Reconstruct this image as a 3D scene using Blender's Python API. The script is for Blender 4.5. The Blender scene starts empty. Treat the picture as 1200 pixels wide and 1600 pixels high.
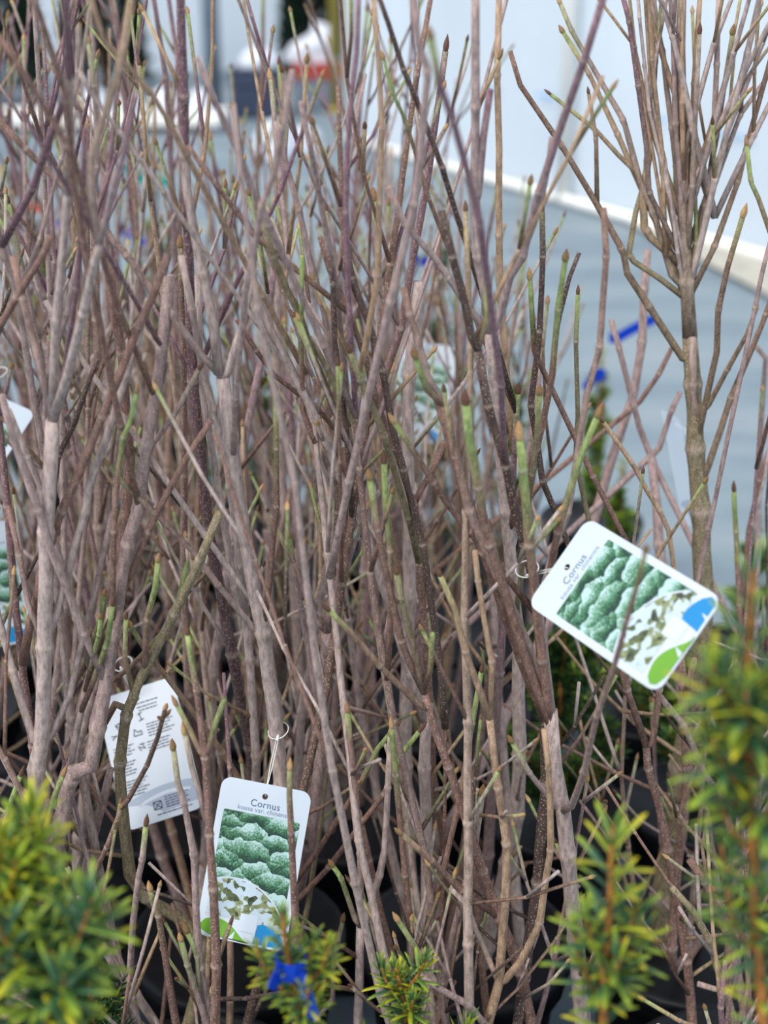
import bpy, bmesh, math, random
from mathutils import Vector, Matrix, noise
random.seed(7)
R = random.Random(11)
scene = bpy.context.scene
COL = scene.collection

# ------------------------------------------------------------------ camera
FPX, HC, PITCH = 2200.0, 1.35, math.radians(22.4)
cam_d = bpy.data.cameras.new('camera'); cam = bpy.data.objects.new('camera', cam_d); COL.objects.link(cam)
cam.location = (0, 0, HC); cam.rotation_euler = (math.pi/2 - PITCH, 0, 0)
cam_d.sensor_fit = 'HORIZONTAL'; cam_d.sensor_width = 36; cam_d.lens = FPX/1200*36
cam_d.clip_start = .02; cam_d.clip_end = 200
cam_d.dof.use_dof = True; cam_d.dof.focus_distance = 1.33; cam_d.dof.aperture_fstop = 4.7
scene.camera = cam
# ------------------------------------------------------------------ light
w = bpy.data.worlds.new('world'); scene.world = w; w.use_nodes = True
bg = w.node_tree.nodes['Background']; bg.inputs[0].default_value = (.78, .88, 1, 1); bg.inputs[1].default_value = .72
sd = bpy.data.lights.new('sun_offscreen', 'SUN'); sun = bpy.data.objects.new('sun_offscreen', sd); COL.objects.link(sun)
sd.energy = 2.0; sd.angle = math.radians(24); sd.color = (1, .95, .90)
sun.rotation_euler = Vector((.40, .42, -.80)).to_track_quat('-Z', 'Y').to_euler()
vs = scene.view_settings
vs.view_transform = 'Standard'; vs.look = 'None'; vs.gamma = 1; vs.exposure = .62; vs.use_curve_mapping = False

# ------------------------------------------------------------------ helpers
SP, CP = math.sin(PITCH), math.cos(PITCH)
def at(x, y, Y):                       # the point of the ray through (x, y) that lies Y metres ahead
    a, b = (x-600)/FPX, (y-800)/FPX
    zc = Y/(CP - b*SP)
    return Vector((a*zc, Y, HC - zc*(SP + b*CP)))
def atz(x, y, zc):                     # the same by distance along the lens axis
    a, b = (x-600)/FPX, (y-800)/FPX
    return Vector((a*zc, zc*(CP - b*SP), HC - zc*(SP + b*CP)))
def ground(x, y, z=0):
    a, b = (x-600)/FPX, (y-800)/FPX
    zc = (HC-z)/(SP + b*CP)
    return Vector((a*zc, zc*(CP - b*SP), z))
def depth(p): return p.y*CP + (HC-p.z)*SP
def lin(c): return tuple(((v/255+.055)/1.055)**2.4 if v/255 > .04045 else v/255/12.92 for v in c)
def lerp3(a, b, t): return tuple(a[i]+(b[i]-a[i])*t for i in range(3))

def mat(name, base=(.5,.5,.5), rough=.6, spec=.4, attr=False, noise_scale=None, noise_amt=.3, bump=0, bump_scale=None, stretch=(1,1,1), trans=0):
    m = bpy.data.materials.new(name); m.use_nodes = True
    nt = m.node_tree; N = nt.nodes; L = nt.links
    p = N['Principled BSDF']; p.inputs['Roughness'].default_value = rough
    p.inputs['Specular IOR Level'].default_value = spec
    p.inputs['Base Color'].default_value = (*base, 1)
    src = None
    if attr:
        a = N.new('ShaderNodeAttribute'); a.attribute_name = 'col'; src = a.outputs['Color']
    tc = N.new('ShaderNodeTexCoord'); mp = N.new('ShaderNodeMapping'); mp.inputs['Scale'].default_value = stretch
    L.new(tc.outputs['Object'], mp.inputs[0])
    if noise_scale:
        n = N.new('ShaderNodeTexNoise'); n.inputs['Scale'].default_value = noise_scale; n.inputs['Detail'].default_value = 4
        L.new(mp.outputs[0], n.inputs['Vector'])
        mr = N.new('ShaderNodeMapRange'); mr.inputs[1].default_value = .3; mr.inputs[2].default_value = .7
        mr.inputs[3].default_value = 1-noise_amt; mr.inputs[4].default_value = 1+noise_amt
        L.new(n.outputs['Fac'], mr.inputs[0])
        mx = N.new('ShaderNodeVectorMath'); mx.operation = 'SCALE'
        if src: L.new(src, mx.inputs[0])
        else: mx.inputs[0].default_value = base
        L.new(mr.outputs[0], mx.inputs['Scale']); src = mx.outputs[0]
    if src: L.new(src, p.inputs['Base Color'])
    if bump:
        n2 = N.new('ShaderNodeTexNoise'); n2.inputs['Scale'].default_value = bump_scale or noise_scale; n2.inputs['Detail'].default_value = 3
        L.new(mp.outputs[0], n2.inputs['Vector'])
        bp = N.new('ShaderNodeBump'); bp.inputs['Strength'].default_value = bump; bp.inputs['Distance'].default_value = .001
        L.new(n2.outputs['Fac'], bp.inputs['Height']); L.new(bp.outputs[0], p.inputs['Normal'])
    if trans:
        out = N['Material Output']; t = N.new('ShaderNodeBsdfTranslucent'); ms = N.new('ShaderNodeMixShader')
        ms.inputs[0].default_value = trans
        if src: L.new(src, t.inputs[0])
        else: t.inputs[0].default_value = (*base, 1)
        L.new(p.outputs[0], ms.inputs[1]); L.new(t.outputs[0], ms.inputs[2]); L.new(ms.outputs[0], out.inputs[0])
    return m

def bark_mat():
    m = mat('bark', rough=.72, spec=.25, attr=True, noise_scale=260, noise_amt=.38, bump=.7, bump_scale=700, stretch=(1,1,.35))
    nt = m.node_tree; N = nt.nodes; L = nt.links; p = N['Principled BSDF']
    src = p.inputs['Base Color'].links[0].from_socket
    tc = N.new('ShaderNodeTexCoord'); v = N.new('ShaderNodeTexVoronoi'); v.inputs['Scale'].default_value = 380
    L.new(tc.outputs['Object'], v.inputs['Vector'])
    mr = N.new('ShaderNodeMapRange'); mr.inputs[1].default_value = .14; mr.inputs[2].default_value = .36; mr.inputs[3].default_value = .75; mr.inputs[4].default_value = 0
    L.new(v.outputs['Distance'], mr.inputs[0])
    a = N.new('ShaderNodeAttribute'); a.attribute_name = 'old'
    mu = N.new('ShaderNodeMath'); mu.operation = 'MULTIPLY'; L.new(mr.outputs[0], mu.inputs[0]); L.new(a.outputs['Fac'], mu.inputs[1])
    mx = N.new('ShaderNodeMix'); mx.data_type = 'RGBA'; L.new(mu.outputs[0], mx.inputs[0]); L.new(src, mx.inputs[6])
    mx.inputs[7].default_value = (*lin((196,176,150)), 1)
    L.new(mx.outputs[2], p.inputs['Base Color'])
    return m
M = {}
M['bark'] = bark_mat()
M['bud'] = mat('bud_scales', rough=.6, attr=True, noise_scale=500, noise_amt=.25)
M['needle'] = mat('yew_needle', rough=.42, spec=.5, attr=True, noise_scale=60, noise_amt=.15, trans=.15)
M['yewstem'] = mat('yew_shoot', base=lin((158,104,52)), rough=.6, noise_scale=90, noise_amt=.4, bump=.3, bump_scale=300)
M['pot'] = mat('black_plastic', base=(.008,.009,.012), rough=.5, spec=.22, noise_scale=30, noise_amt=.3)
M['soil'] = mat('potting_soil', base=(.024,.017,.012), rough=1, spec=.1, noise_scale=120, noise_amt=.7, bump=1, bump_scale=90)
M['card'] = mat('tag_card', base=(.56,.63,.71), rough=.35, noise_scale=8, noise_amt=.03)
M['string'] = mat('white_string', base=(.82,.82,.80), rough=.7)
M['ink'] = mat('tag_blue_ink', base=lin((62,98,128)), rough=.5)
M['ink2'] = mat('tag_grey_ink', base=lin((112,136,164)), rough=.5)
M['inkdark'] = mat('tag_dark_ink', base=lin((52,66,86)), rough=.5)
M['green'] = mat('tag_green', base=lin((104,160,48)), rough=.4)
M['blue'] = mat('tag_blue', base=lin((22,130,190)), rough=.4)
M['white'] = mat('tag_white', base=(.57,.64,.72), rough=.4)
M['grey'] = mat('tag_grey_print', base=lin((158,172,192)), rough=.4)
M['ribbon'] = mat('blue_ribbon', base=lin((14,72,206)), rough=.4, trans=.2)
M['teal'] = mat('teal_ribbon', base=lin((0,170,165)), rough=.4, trans=.2)
M['red'] = mat('red_plastic', base=lin((190,70,58)), rough=.5)
M['navy'] = mat('navy_plastic', base=lin((52,62,84)), rough=.5)
M['sack'] = mat('white_fabric', base=(.70,.73,.80), rough=.8, noise_scale=6, noise_amt=.1)
M['post'] = mat('galvanised_post', base=lin((128,140,156)), rough=.5, noise_scale=4, noise_amt=.15)
M['cane'] = mat('yellow_cane', base=lin((170,150,70)), rough=.6, noise_scale=9, noise_amt=.2)
M['conifer'] = mat('conifer_foliage', rough=.6, attr=True)
M['hem'] = mat('white_hem', base=(.92,.90,.85), rough=.5, noise_scale=3, noise_amt=.06)
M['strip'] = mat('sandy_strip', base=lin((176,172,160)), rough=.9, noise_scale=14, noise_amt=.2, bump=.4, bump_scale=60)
M['markblue'] = mat('blue_print', base=lin((118,172,222)), rough=.4, noise_scale=20, noise_amt=.2)

def photo_mat(name, kind):
    m = bpy.data.materials.new(name); m.use_nodes = True
    nt = m.node_tree; N = nt.nodes; L = nt.links; p = N['Principled BSDF']; p.inputs['Roughness'].default_value = .35
    tc = N.new('ShaderNodeTexCoord')
    nz = N.new('ShaderNodeTexNoise'); nz.inputs['Scale'].default_value = 60; nz.inputs['Detail'].default_value = 2
    L.new(tc.outputs['Object'], nz.inputs['Vector'])
    ad = N.new('ShaderNodeVectorMath'); ad.operation = 'MULTIPLY_ADD'; ad.inputs[1].default_value = (.018,.018,.018)
    L.new(nz.outputs['Color'], ad.inputs[0]); L.new(tc.outputs['Object'], ad.inputs[2])
    v = N.new('ShaderNodeTexVoronoi'); L.new(ad.outputs[0], v.inputs['Vector'])
    n = N.new('ShaderNodeTexNoise'); n.inputs['Detail'].default_value = 6; L.new(tc.outputs['Object'], n.inputs['Vector'])
    r = N.new('ShaderNodeValToRGB'); e = r.color_ramp.elements
    mm = N.new('ShaderNodeMath')
    if kind == 'shrub':
        v.inputs['Scale'].default_value = 70; n.inputs['Scale'].default_value = 520
        v.inputs['Randomness'].default_value = .9
        st = N.new('ShaderNodeVectorMath'); st.operation = 'MULTIPLY'; st.inputs[1].default_value = (.62, 1, 1)
        L.new(ad.outputs[0], st.inputs[0]); L.new(st.outputs[0], v.inputs['Vector'])
        s1 = N.new('ShaderNodeSeparateXYZ'); s2 = N.new('ShaderNodeSeparateXYZ'); L.new(st.outputs[0], s1.inputs[0]); L.new(v.outputs['Position'], s2.inputs[0])
        dy = N.new('ShaderNodeMath'); dy.operation = 'SUBTRACT'; L.new(s1.outputs['Y'], dy.inputs[0]); L.new(s2.outputs['Y'], dy.inputs[1])
        d2 = N.new('ShaderNodeMath'); d2.operation = 'MULTIPLY_ADD'; d2.inputs[1].default_value = 48; d2.inputs[2].default_value = -.04; L.new(dy.outputs[0], d2.inputs[0])
        mm.operation = 'MULTIPLY_ADD'; mm.inputs[1].default_value = 1.05
        L.new(n.outputs['Fac'], mm.inputs[0]); L.new(d2.outputs[0], mm.inputs[2])
        e[0].position = .16; e[0].color = (*lin((24,56,46)), 1)
        e[1].position = .82; e[1].color = (*lin((178,208,206)), 1)
        k = e.new(.36); k.color = (*lin((52,104,70)), 1)
        k = e.new(.55); k.color = (*lin((104,150,124)), 1)
    else:
        v.inputs['Scale'].default_value = 150; v.feature = 'F1'; n.inputs['Scale'].default_value = 160
        mm.operation = 'MULTIPLY_ADD'; mm.inputs[1].default_value = .55
        sp = N.new('ShaderNodeSeparateColor'); L.new(v.outputs['Color'], sp.inputs[0])
        L.new(sp.outputs[0], mm.inputs[0])
        sc = N.new('ShaderNodeMath'); sc.operation = 'MULTIPLY'; sc.inputs[1].default_value = .45
        L.new(n.outputs['Fac'], sc.inputs[0]); L.new(sc.outputs[0], mm.inputs[2])
        r.color_ramp.interpolation = 'LINEAR'
        e[0].position = .20; e[0].color = (*lin((42,52,40)), 1)
        e[1].position = .60; e[1].color = (*lin((186,204,216)), 1)
        k = e.new(.34); k.color = (*lin((96,108,66)), 1)
        k = e.new(.47); k.color = (*lin((142,150,112)), 1)
        k = e.new(.50); k.color = (*lin((176,192,196)), 1)
    L.new(mm.outputs[0], r.inputs[0]); L.new(r.outputs[0], p.inputs['Base Color'])
    return m
M['shrub'] = photo_mat('printed_shrub', 'shrub'); M['bloom'] = photo_mat('printed_bloom', 'bloom')

def tag(o, label=None, cat=None, group=None, kind=None):
    if label: o['label'] = label
    if cat: o['category'] = cat
    if group: o['group'] = group
    if kind: o['kind'] = kind
    return o
def empty(name, loc):
    o = bpy.data.objects.new(name, None); o.empty_display_size = .05; o.location = loc; COL.objects.link(o); return o
def link(name, me, parent=None, m=None):
    o = bpy.data.objects.new(name, me); COL.objects.link(o)
    if parent: o.parent = parent
    if m is not None and not me.materials: me.materials.append(m)
    return o

class MB:                              # collects vertices and faces; build() links them as one mesh
    def __init__(s): s.v = []; s.f = []; s.c = []; s.o = []
    def add(s, vs, fs, cs=None, old=0):
        b = len(s.v); s.v += [tuple(p) for p in vs]; s.f += [tuple(i+b for i in f) for f in fs]
        s.c += list(cs) if cs else [(.5,.5,.5)]*len(vs)
        s.o += list(old) if isinstance(old, (list, tuple)) else [old]*len(vs)
    def mesh(s, name, m, off=None, smooth=True):
        me = bpy.data.meshes.new(name)
        vv = s.v if off is None else [(x-off[0], y-off[1], z-off[2]) for x, y, z in s.v]
        me.from_pydata(vv, [], s.f)
        a = me.attributes.new('col', 'FLOAT_COLOR', 'POINT')
        a.data.foreach_set('color', [q for c in s.c for q in (c[0], c[1], c[2], 1)])
        a = me.attributes.new('old', 'FLOAT', 'POINT'); a.data.foreach_set('value', s.o)
        if smooth: me.polygons.foreach_set('use_smooth', [True]*len(me.polygons))
        me.materials.append(m); me.update()
        return me
    def build(s, name, m, parent=None, off=None, smooth=True):
        return link(name, s.mesh(name, m, off, smooth), parent)
    def box(s, a, b, col=None):
        (x0,y0,z0),(x1,y1,z1) = a, b
        s.add([(x0,y0,z0),(x1,y0,z0),(x1,y1,z0),(x0,y1,z0),(x0,y0,z1),(x1,y0,z1),(x1,y1,z1),(x0,y1,z1)],
              [(0,3,2,1),(4,5,6,7),(0,1,5,4),(1,2,6,5),(2,3,7,6),(3,0,4,7)], [col]*8 if col else None)
    def tube(s, pts, rad, cols=None, n=7, old=0):
        vs = []; fs = []; cs = []; os_ = []
        t = (pts[1]-pts[0]).normalized(); u = t.orthogonal().normalized()
        for i, p in enumerate(pts):
            a = pts[max(i-1,0)]; b = pts[min(i+1,len(pts)-1)]
            if (b-a).length > 1e-9: t = (b-a).normalized()
            u = (u - t*u.dot(t))
            u = u.normalized() if u.length > 1e-6 else t.orthogonal().normalized()
            v = t.cross(u)
            for k in range(n):
                an = 2*math.pi*k/n
                vs.append(p + (u*math.cos(an)+v*math.sin(an))*rad[i]); cs.append(cols[i] if cols else (.5,.5,.5))
                os_.append(old[i] if isinstance(old, list) else old)
        for i in range(len(pts)-1):
            for k in range(n):
                k2 = (k+1) % n
                fs.append((i*n+k, i*n+k2, (i+1)*n+k2, (i+1)*n+k))
        fs.append(tuple(range(n-1,-1,-1))); fs.append(tuple((len(pts)-1)*n+k for k in range(n)))
        s.add(vs, fs, cs, os_)

# ================================================================== setting
def floor_mat():
    m = bpy.data.materials.new('ground_cloth'); m.use_nodes = True
    nt = m.node_tree; N = nt.nodes; L = nt.links; p = N['Principled BSDF']
    p.inputs['Roughness'].default_value = .5; p.inputs['Specular IOR Level'].default_value = .35
    tc = N.new('ShaderNodeTexCoord')
    mp = N.new('ShaderNodeMapping'); mp.inputs['Scale'].default_value = (.7, 1.7, 1); mp.inputs['Rotation'].default_value = (0,0,.35)
    L.new(tc.outputs['Object'], mp.inputs[0])
    n = N.new('ShaderNodeTexNoise'); n.inputs['Scale'].default_value = 1.7; n.inputs['Detail'].default_value = 6; n.inputs['Roughness'].default_value = .6
    L.new(mp.outputs[0], n.inputs['Vector'])
    r = N.new('ShaderNodeValToRGB'); e = r.color_ramp.elements
    e[0].position = .34; e[0].color = (*lin((108,122,132)), 1); e[1].position = .72; e[1].color = (*lin((142,150,154)), 1)
    k = e.new(.52); k.color = (*lin((124,138,146)), 1)
    L.new(n.outputs['Fac'], r.inputs[0]); L.new(r.outputs[0], p.inputs['Base Color'])
    n2 = N.new('ShaderNodeTexNoise'); n2.inputs['Scale'].default_value = 5; n2.inputs['Detail'].default_value = 3; L.new(mp.outputs[0], n2.inputs['Vector'])
    b = N.new('ShaderNodeBump'); b.inputs['Strength'].default_value = .35; b.inputs['Distance'].default_value = .05
    L.new(n2.outputs['Fac'], b.inputs['Height']); L.new(b.outputs[0], p.inputs['Normal'])
    return m
mb = MB(); NX, NY = 40, 50
vs_ = []
for j in range(NY+1):
    for i in range(NX+1):
        x = -14+28*i/NX; y = -6+26*j/NY
        vs_.append((x, y, -.012+.010*noise.noise(Vector((x*.8, y*1.3, 0)))))
mb.add(vs_, [(j*(NX+1)+i, j*(NX+1)+i+1, (j+1)*(NX+1)+i+1, (j+1)*(NX+1)+i) for j in range(NY) for i in range(NX)])
tag(mb.build('floor', floor_mat()), kind='structure', label='grey-blue woven ground cloth, worn and wrinkled')

def film_mat(name, base, tr):
    m = mat(name, base=base, rough=.35, spec=.4, noise_scale=1.2, noise_amt=.06, trans=tr)
    return m
M['film'] = film_mat('greenhouse_film', (.78,.85,.91), .42)
A = ground(1200, 402); B = ground(615, 236); wd = (B-A).normalized(); wn = Vector((-wd.y, wd.x, 0))
if wn.y > 0: wn = -wn
W0 = A - wd*6.0
W1 = B + wd*.62
H = 3.0
def film_wall(name, P, Q, h, m, label, amp=.02):
    mb = MB(); nu, nv = 60, 14; d = Q-P; nn = Vector((-d.y, d.x, 0)).normalized(); vv = []
    for j in range(nv+1):
        for i in range(nu+1):
            s = i/nu; z = h*j/nv
            o = amp*noise.noise(Vector((s*d.length*.9, z*.35, 3)))+amp*.3*noise.noise(Vector((s*d.length*4, z*.6, 9)))
            q = P + d*s + nn*o
            vv.append((q.x, q.y, z))
    mb.add(vv, [(j*(nu+1)+i, j*(nu+1)+i+1, (j+1)*(nu+1)+i+1, (j+1)*(nu+1)+i) for j in range(nv) for i in range(nu)])
    return tag(mb.build(name, m), kind='structure', label=label)
wr = film_wall('wall_right', W0, W1, H, M['film'], 'pale translucent greenhouse film wall with blue printed marks')
def on_wall(x, y):                     # where the ray through a pixel meets the wall
    a, b = (x-600)/FPX, (y-800)/FPX
    d = Vector((a, CP-b*SP, -(SP+b*CP))); o = Vector((0,0,HC))
    t = (A-o).dot(wn)/d.dot(wn)
    return o+d*t
for x, y, ln in ((535,92,.10),(650,112,.10),(775,140,.16),(860,150,.20),(1040,186,.14),(1155,212,.26)):
    q = on_wall(x, y) + wn*.03
    mb = MB(); u = wd*ln*.5; z = Vector((0,0,.012))
    for k in range(5):
        c = q + wd*ln*(k-2)*.2; hh = z*R.uniform(.5,1.1); uu = wd*ln*.07
        mb.add([c-uu-hh, c+uu-hh, c+uu+hh*.8, c-uu+hh], [(0,1,2,3)])
    mb.build('printed_mark', M['markblue'], wr, smooth=False)
def rod(name, P, Q, r, m, parent=None, n=10):
    mb = MB(); mb.tube([Vector(P), Vector(Q)], [r, r], n=n); return mb.build(name, m, parent)
for x in (893, 1330, 560):
    g = on_wall(x, 320); g.z = 0; g = g + wn*.06
    rod('post', (g.x,g.y,0), (g.x,g.y,H), .04, M['hem'], wr)
mb = MB(); pts = [W0 + (W1-W0)*t/30 + wn*(.07+.012*noise.noise(Vector((t,0,0)))) + Vector((0,0,.022)) for t in range(31)]
mb.tube(pts, [.026+.005*noise.noise(Vector((t*1.3,5,0))) for t in range(31)], n=10)
tag(mb.build('trim_1', M['hem']), kind='structure', label='rolled white hem of the film lying on the ground')
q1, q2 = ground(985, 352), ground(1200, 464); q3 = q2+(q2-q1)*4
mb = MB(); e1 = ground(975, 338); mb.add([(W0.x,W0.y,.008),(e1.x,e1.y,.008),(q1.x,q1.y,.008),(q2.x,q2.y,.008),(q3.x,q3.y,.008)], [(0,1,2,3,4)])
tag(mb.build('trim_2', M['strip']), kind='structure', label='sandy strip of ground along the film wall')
film_wall('wall_back', Vector((-9,15.5,0)), Vector((9,15.5,0)), 4.5, M['film'], 'hazy blue-grey film wall far behind')

# ---------- far things at the end of the house
def sack(px, py, Y, w, h, label, m='sack', name='fabric_sack', group=None, peak=.0):
    c = at(px, py, Y); mb = MB(); n1, n2 = 18, 10; vv = []
    sd = px*.37
    for j in range(n2+1):
        t = j/n2; rr = math.sin(math.pi*(.12+.86*(1-t)*.5+.0))*1.0
        rr = (1-t**2.6)**.5 if t < 1 else 0
        for i in range(n1):
            a = 2*math.pi*i/n1
            k = 1+.22*noise.noise(Vector((math.cos(a)*1.3+sd, math.sin(a)*1.3, t*2)))
            vv.append((w/2*rr*k*math.cos(a), w/2*.8*rr*k*math.sin(a), h*t*(1+peak*math.cos(a))))
    fs = [(j*n1+i, j*n1+(i+1)%n1, (j+1)*n1+(i+1)%n1, (j+1)*n1+i) for j in range(n2) for i in range(n1)]
    fs.append(tuple(range(n1-1,-1,-1)))
    mb.add(vv, fs); o = mb.build(name, M[m]); o.location = c
    return tag(o, label, 'sack', group)
# low white bench on the left
b0 = at(-140, 200, 10.6); b1 = at(345, 200, 10.6)
bench = empty('low_bench', ((b0.x+b1.x)/2, 10.6, 0)); tag(bench, 'long low white bench carrying white sacks at the far end', 'bench')
hw = (b1.x-b0.x)/2; bz = max(b0.z+.06, .1)
mb = MB(); mb.box((-hw,-.05,bz-.06),(hw,.6,bz)); mb.build('bench_top', M['hem'], bench, smooth=False)
for sx in (-1,-.33,.33,1):
    mb = MB(); mb.box((sx*(hw-.06)-.03,-.02,-.02),(sx*(hw-.06)+.03,.5,bz-.055)); mb.build('leg', M['post'], bench, smooth=False)
for k, (px, wv, hv) in enumerate(((150,.22,.20),(205,.19,.17),(262,.22,.20),(315,.19,.18))):
    o = sack(px, 190, 10.8, wv, hv, 'slumped white fabric sack on the low white bench', group='white sacks on the low bench'); o.location.z = bz-.001
def crate(px, py, Y, w, h, d, m, label, body='post'):
    c = at(px, py, Y); c.z = 0
    r = empty('plastic_crate', c); tag(r, label, 'crate')
    t = .02
    for nm, a, b in (('side_panel', (-w/2,0,0), (-w/2+t,d,h)), ('side_panel', (w/2-t,0,0), (w/2,d,h)), ('front_panel', (-w/2+t,0,0), (w/2-t,t,h)), ('back_panel', (-w/2+t,d-t,0), (w/2-t,d,h)), ('crate_lid', (-w/2-.01,-.01,h-.001), (w/2+.01,d+.01,h+.02))):
        mb = MB(); mb.box(a, b); mb.build(nm, M[m if nm == 'crate_lid' else body], r, smooth=False)
    mb = MB(); mb.box((-w/2-.01,-.012,h*.70),(w/2+.01,0.0,h*.97)); mb.build('rib', M[m], r, smooth=False)
    return c
def zat(px, py, Y): return at(px, py, Y).z
c = crate(500, 135, 12.0, .42, max(zat(500,103,12.0), .2), .4, 'red', 'grey crate with a red band and lid under the tall white sack')
o = sack(490, 103, 12.2, .46, .26, 'tall pointed white sack on the red-lidded crate', peak=.25); o.location.z = max(zat(500,103,12.0),.2)+.015
c = crate(400, 160, 11.4, .38, max(zat(400,112,11.4), .2), .35, 'navy', 'navy blue plastic crate beside the red-lidded crate', body='navy')
o = sack(428, 108, 11.55, .30, .16, 'small white sack on the navy crate'); o.location.z = max(zat(400,112,11.4),.2)+.015; o.location.x = at(405,108,11.55).x
o = sack(432, 232, 9.3, .30, .26, 'round white sack standing alone on the ground cloth'); o.location.z = -.015
o = sack(480, 215, 9.6, .22, .18, 'smaller white sack leaning near the round white sack'); o.location.z = -.015
g = ground(333, 150); 
for nm, px, Y, r_, m, lb, ct in (('steel_post',332,11.8,.07,'post','thick grey steel post rising at the far end','post'), ('support_cane',523,11.8,.045,'cane','yellow upright cane in front of the dark conifer','cane')):
    q = at(px, 100, Y); o = rod(nm, (0,0,-.02), (0,0,4.2), r_, M[m]); o.location = (q.x, Y, 0)
    mb = MB(); mb.tube([Vector((0,0,-.01)), Vector((0,0,.03))], [r_*1.7, r_*1.6], n=12); mb.build('foot_plate', M[m], o)
    tag(o, lb, ct)
def conifer(px, Y, wv, h, label, seed):
    q = at(px, 120, Y); rr = random.Random(seed)
    root = empty('conifer_tree', (q.x, Y, 0)); tag(root, label, 'tree', 'dark conifers at the far end')
    mb = MB(); mb.tube([Vector((0,0,-.02)), Vector((0,0,h*.9))], [.05,.012]); mb.build('trunk', M['yewstem'], root)
    mb = MB()
    for k in range(9000):
        t = rr.random()**.8; z = .05+t*h*.95; rad = wv/2*(1-t)**.55*(.55+.45*math.sqrt(rr.random()))
        a = rr.uniform(0, 6.283); p = Vector((rad*math.cos(a), rad*math.sin(a), z))
        d = Vector((math.cos(a), math.sin(a), rr.uniform(.1,1.2))).normalized(); sd_ = d.orthogonal().normalized()
        sd_ = Matrix.Rotation(rr.uniform(0,6.28), 3, d) @ sd_; L_ = rr.uniform(.08,.16)
        c = lerp3(lin((18,36,30)), lin((50,76,54)), rr.random()**1.5)
        mb.add([p, p+d*L_*.5+sd_*L_*.22, p+d*L_, p+d*L_*.5-sd_*L_*.22], [(0,1,2),(0,2,3)], [c]*4)
    tag(mb.build('foliage', M['conifer'], root, smooth=False), kind='stuff')
conifer(-25, 12.6, .95, 3.4, 'dark broad conifer at the left end of the low bench', 1)
conifer(165, 13.9, .7, 3.2, 'dark conifer behind the white sacks of the low bench', 2)
conifer(495, 14.2, .6, 3.0, 'slim dark conifer behind the yellow cane', 3)

# ================================================================== pots
def lathe(prof, n=28):
    mb = MB(); vv = []; m_ = len(prof)
    for r_, z in prof:
        for k in range(n):
            a = 2*math.pi*k/n; vv.append((r_*math.cos(a), r_*math.sin(a), z))
    fs = [(j*n+k, j*n+(k+1)%n, (j+1)*n+(k+1)%n, (j+1)*n+k) for j in range(m_-1) for k in range(n)]
    fs.append(tuple(range(n-1,-1,-1))); fs.append(tuple((m_-1)*n+k for k in range(n)))
    mb.add(vv, fs); return mb
POT = lathe([(.098,0),(.118,.19),(.120,.205),(.131,.207),(.134,.247),(.132,.252),(.124,.250),(.121,.222),(.119,.20)]).mesh('pot', M['pot'])
RIM = lathe([(.1335,.232),(.1375,.236),(.1375,.250),(.134,.255),(.126,.254),(.124,.248)]).mesh('rim', M['pot'])
def soil_mesh(r_, z):
    mb = MB(); vv = [(0,0,z+.006)]; fs = []; n = 24; rings = 5
    for j in range(1, rings+1):
        for k in range(n):
            a = 2*math.pi*k/n; q = r_*j/rings
            vv.append((q*math.cos(a), q*math.sin(a), z+.010*noise.noise(Vector((q*40*math.cos(a), q*40*math.sin(a), 1)))))
    fs += [(0, 1+k, 1+(k+1)%n) for k in range(n)]
    for j in range(rings-1):
        for k in range(n): fs.append((1+j*n+k, 1+(j+1)*n+k, 1+(j+1)*n+(k+1)%n, 1+j*n+(k+1)%n))
    mb.add(vv, fs); return mb
SOIL = soil_mesh(.1215, .222).mesh('soil', M['soil'])
def pot_for(root, s=.95):
    p = link('pot', POT, root); p.scale = (s,s,s)
    q = link('rim', RIM, p); t = link('soil', SOIL, root); t.scale = (s,s,s)

# ================================================================== dogwoods
CC = {'p': (180,162,156), 't': (168,140,114), 'b': (130,101,90), 'v': (128,98,108), 'o': (132,122,94), 'g': (136,154,92), 'k': (84,70,64), 'm': (160,138,134)}
CC = {k: lin(v) for k, v in CC.items()}
GREEN = lin((134,150,92)); RING = lin((176,158,146)); TIPOL = lin((140,138,92))
def bud_mesh(name, c1, c2, fat=1):
    mb = MB(); prof = [(.0022,-.001),(.0030*fat,.0015),(.0034*fat,.004),(.0028*fat,.0075),(.0016*fat,.0105),(.0004,.0135)]
    n = 7; vv = []; cs = []
    for r_, z in prof:
        for k in range(n):
            a = 2*math.pi*k/n; q = r_*(1+.10*math.cos(2*a)); vv.append((q*math.cos(a), q*math.sin(a), z)); cs.append(lerp3(c1, c2, max(0, min(1, z/.0135))))
    fs = [(j*n+k, j*n+(k+1)%n, (j+1)*n+(k+1)%n, (j+1)*n+k) for j in range(len(prof)-1) for k in range(n)]
    fs.append(tuple(range(n-1,-1,-1))); fs.append(tuple((len(prof)-1)*n+k for k in range(n)))
    mb.add(vv, fs, cs); return mb.mesh(name, M['bud'])
BUDS = [bud_mesh('bud', lin((166,136,100)), lin((140,102,70))), bud_mesh('bud', lin((150,130,84)), lin((122,78,48)), 1.15),
        bud_mesh('bud', lin((118,84,66)), lin((92,62,48)), .9), bud_mesh('bud', lin((196,166,120)), lin((168,122,74)), 1.05)]
def put_bud(parent, off, p, d, r_, rr, scale=None):
    o = bpy.data.objects.new('bud', BUDS[rr.randrange(4)]); COL.objects.link(o); o.parent = parent
    s = scale or max(.62, min(1.6, r_/.0029))
    o.location = p - off; o.rotation_mode = 'QUATERNION'; o.rotation_quaternion = d.to_track_quat('Z', 'Y')
    o.scale = (s, s, s*rr.uniform(.85,1.2))
    return o

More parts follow.
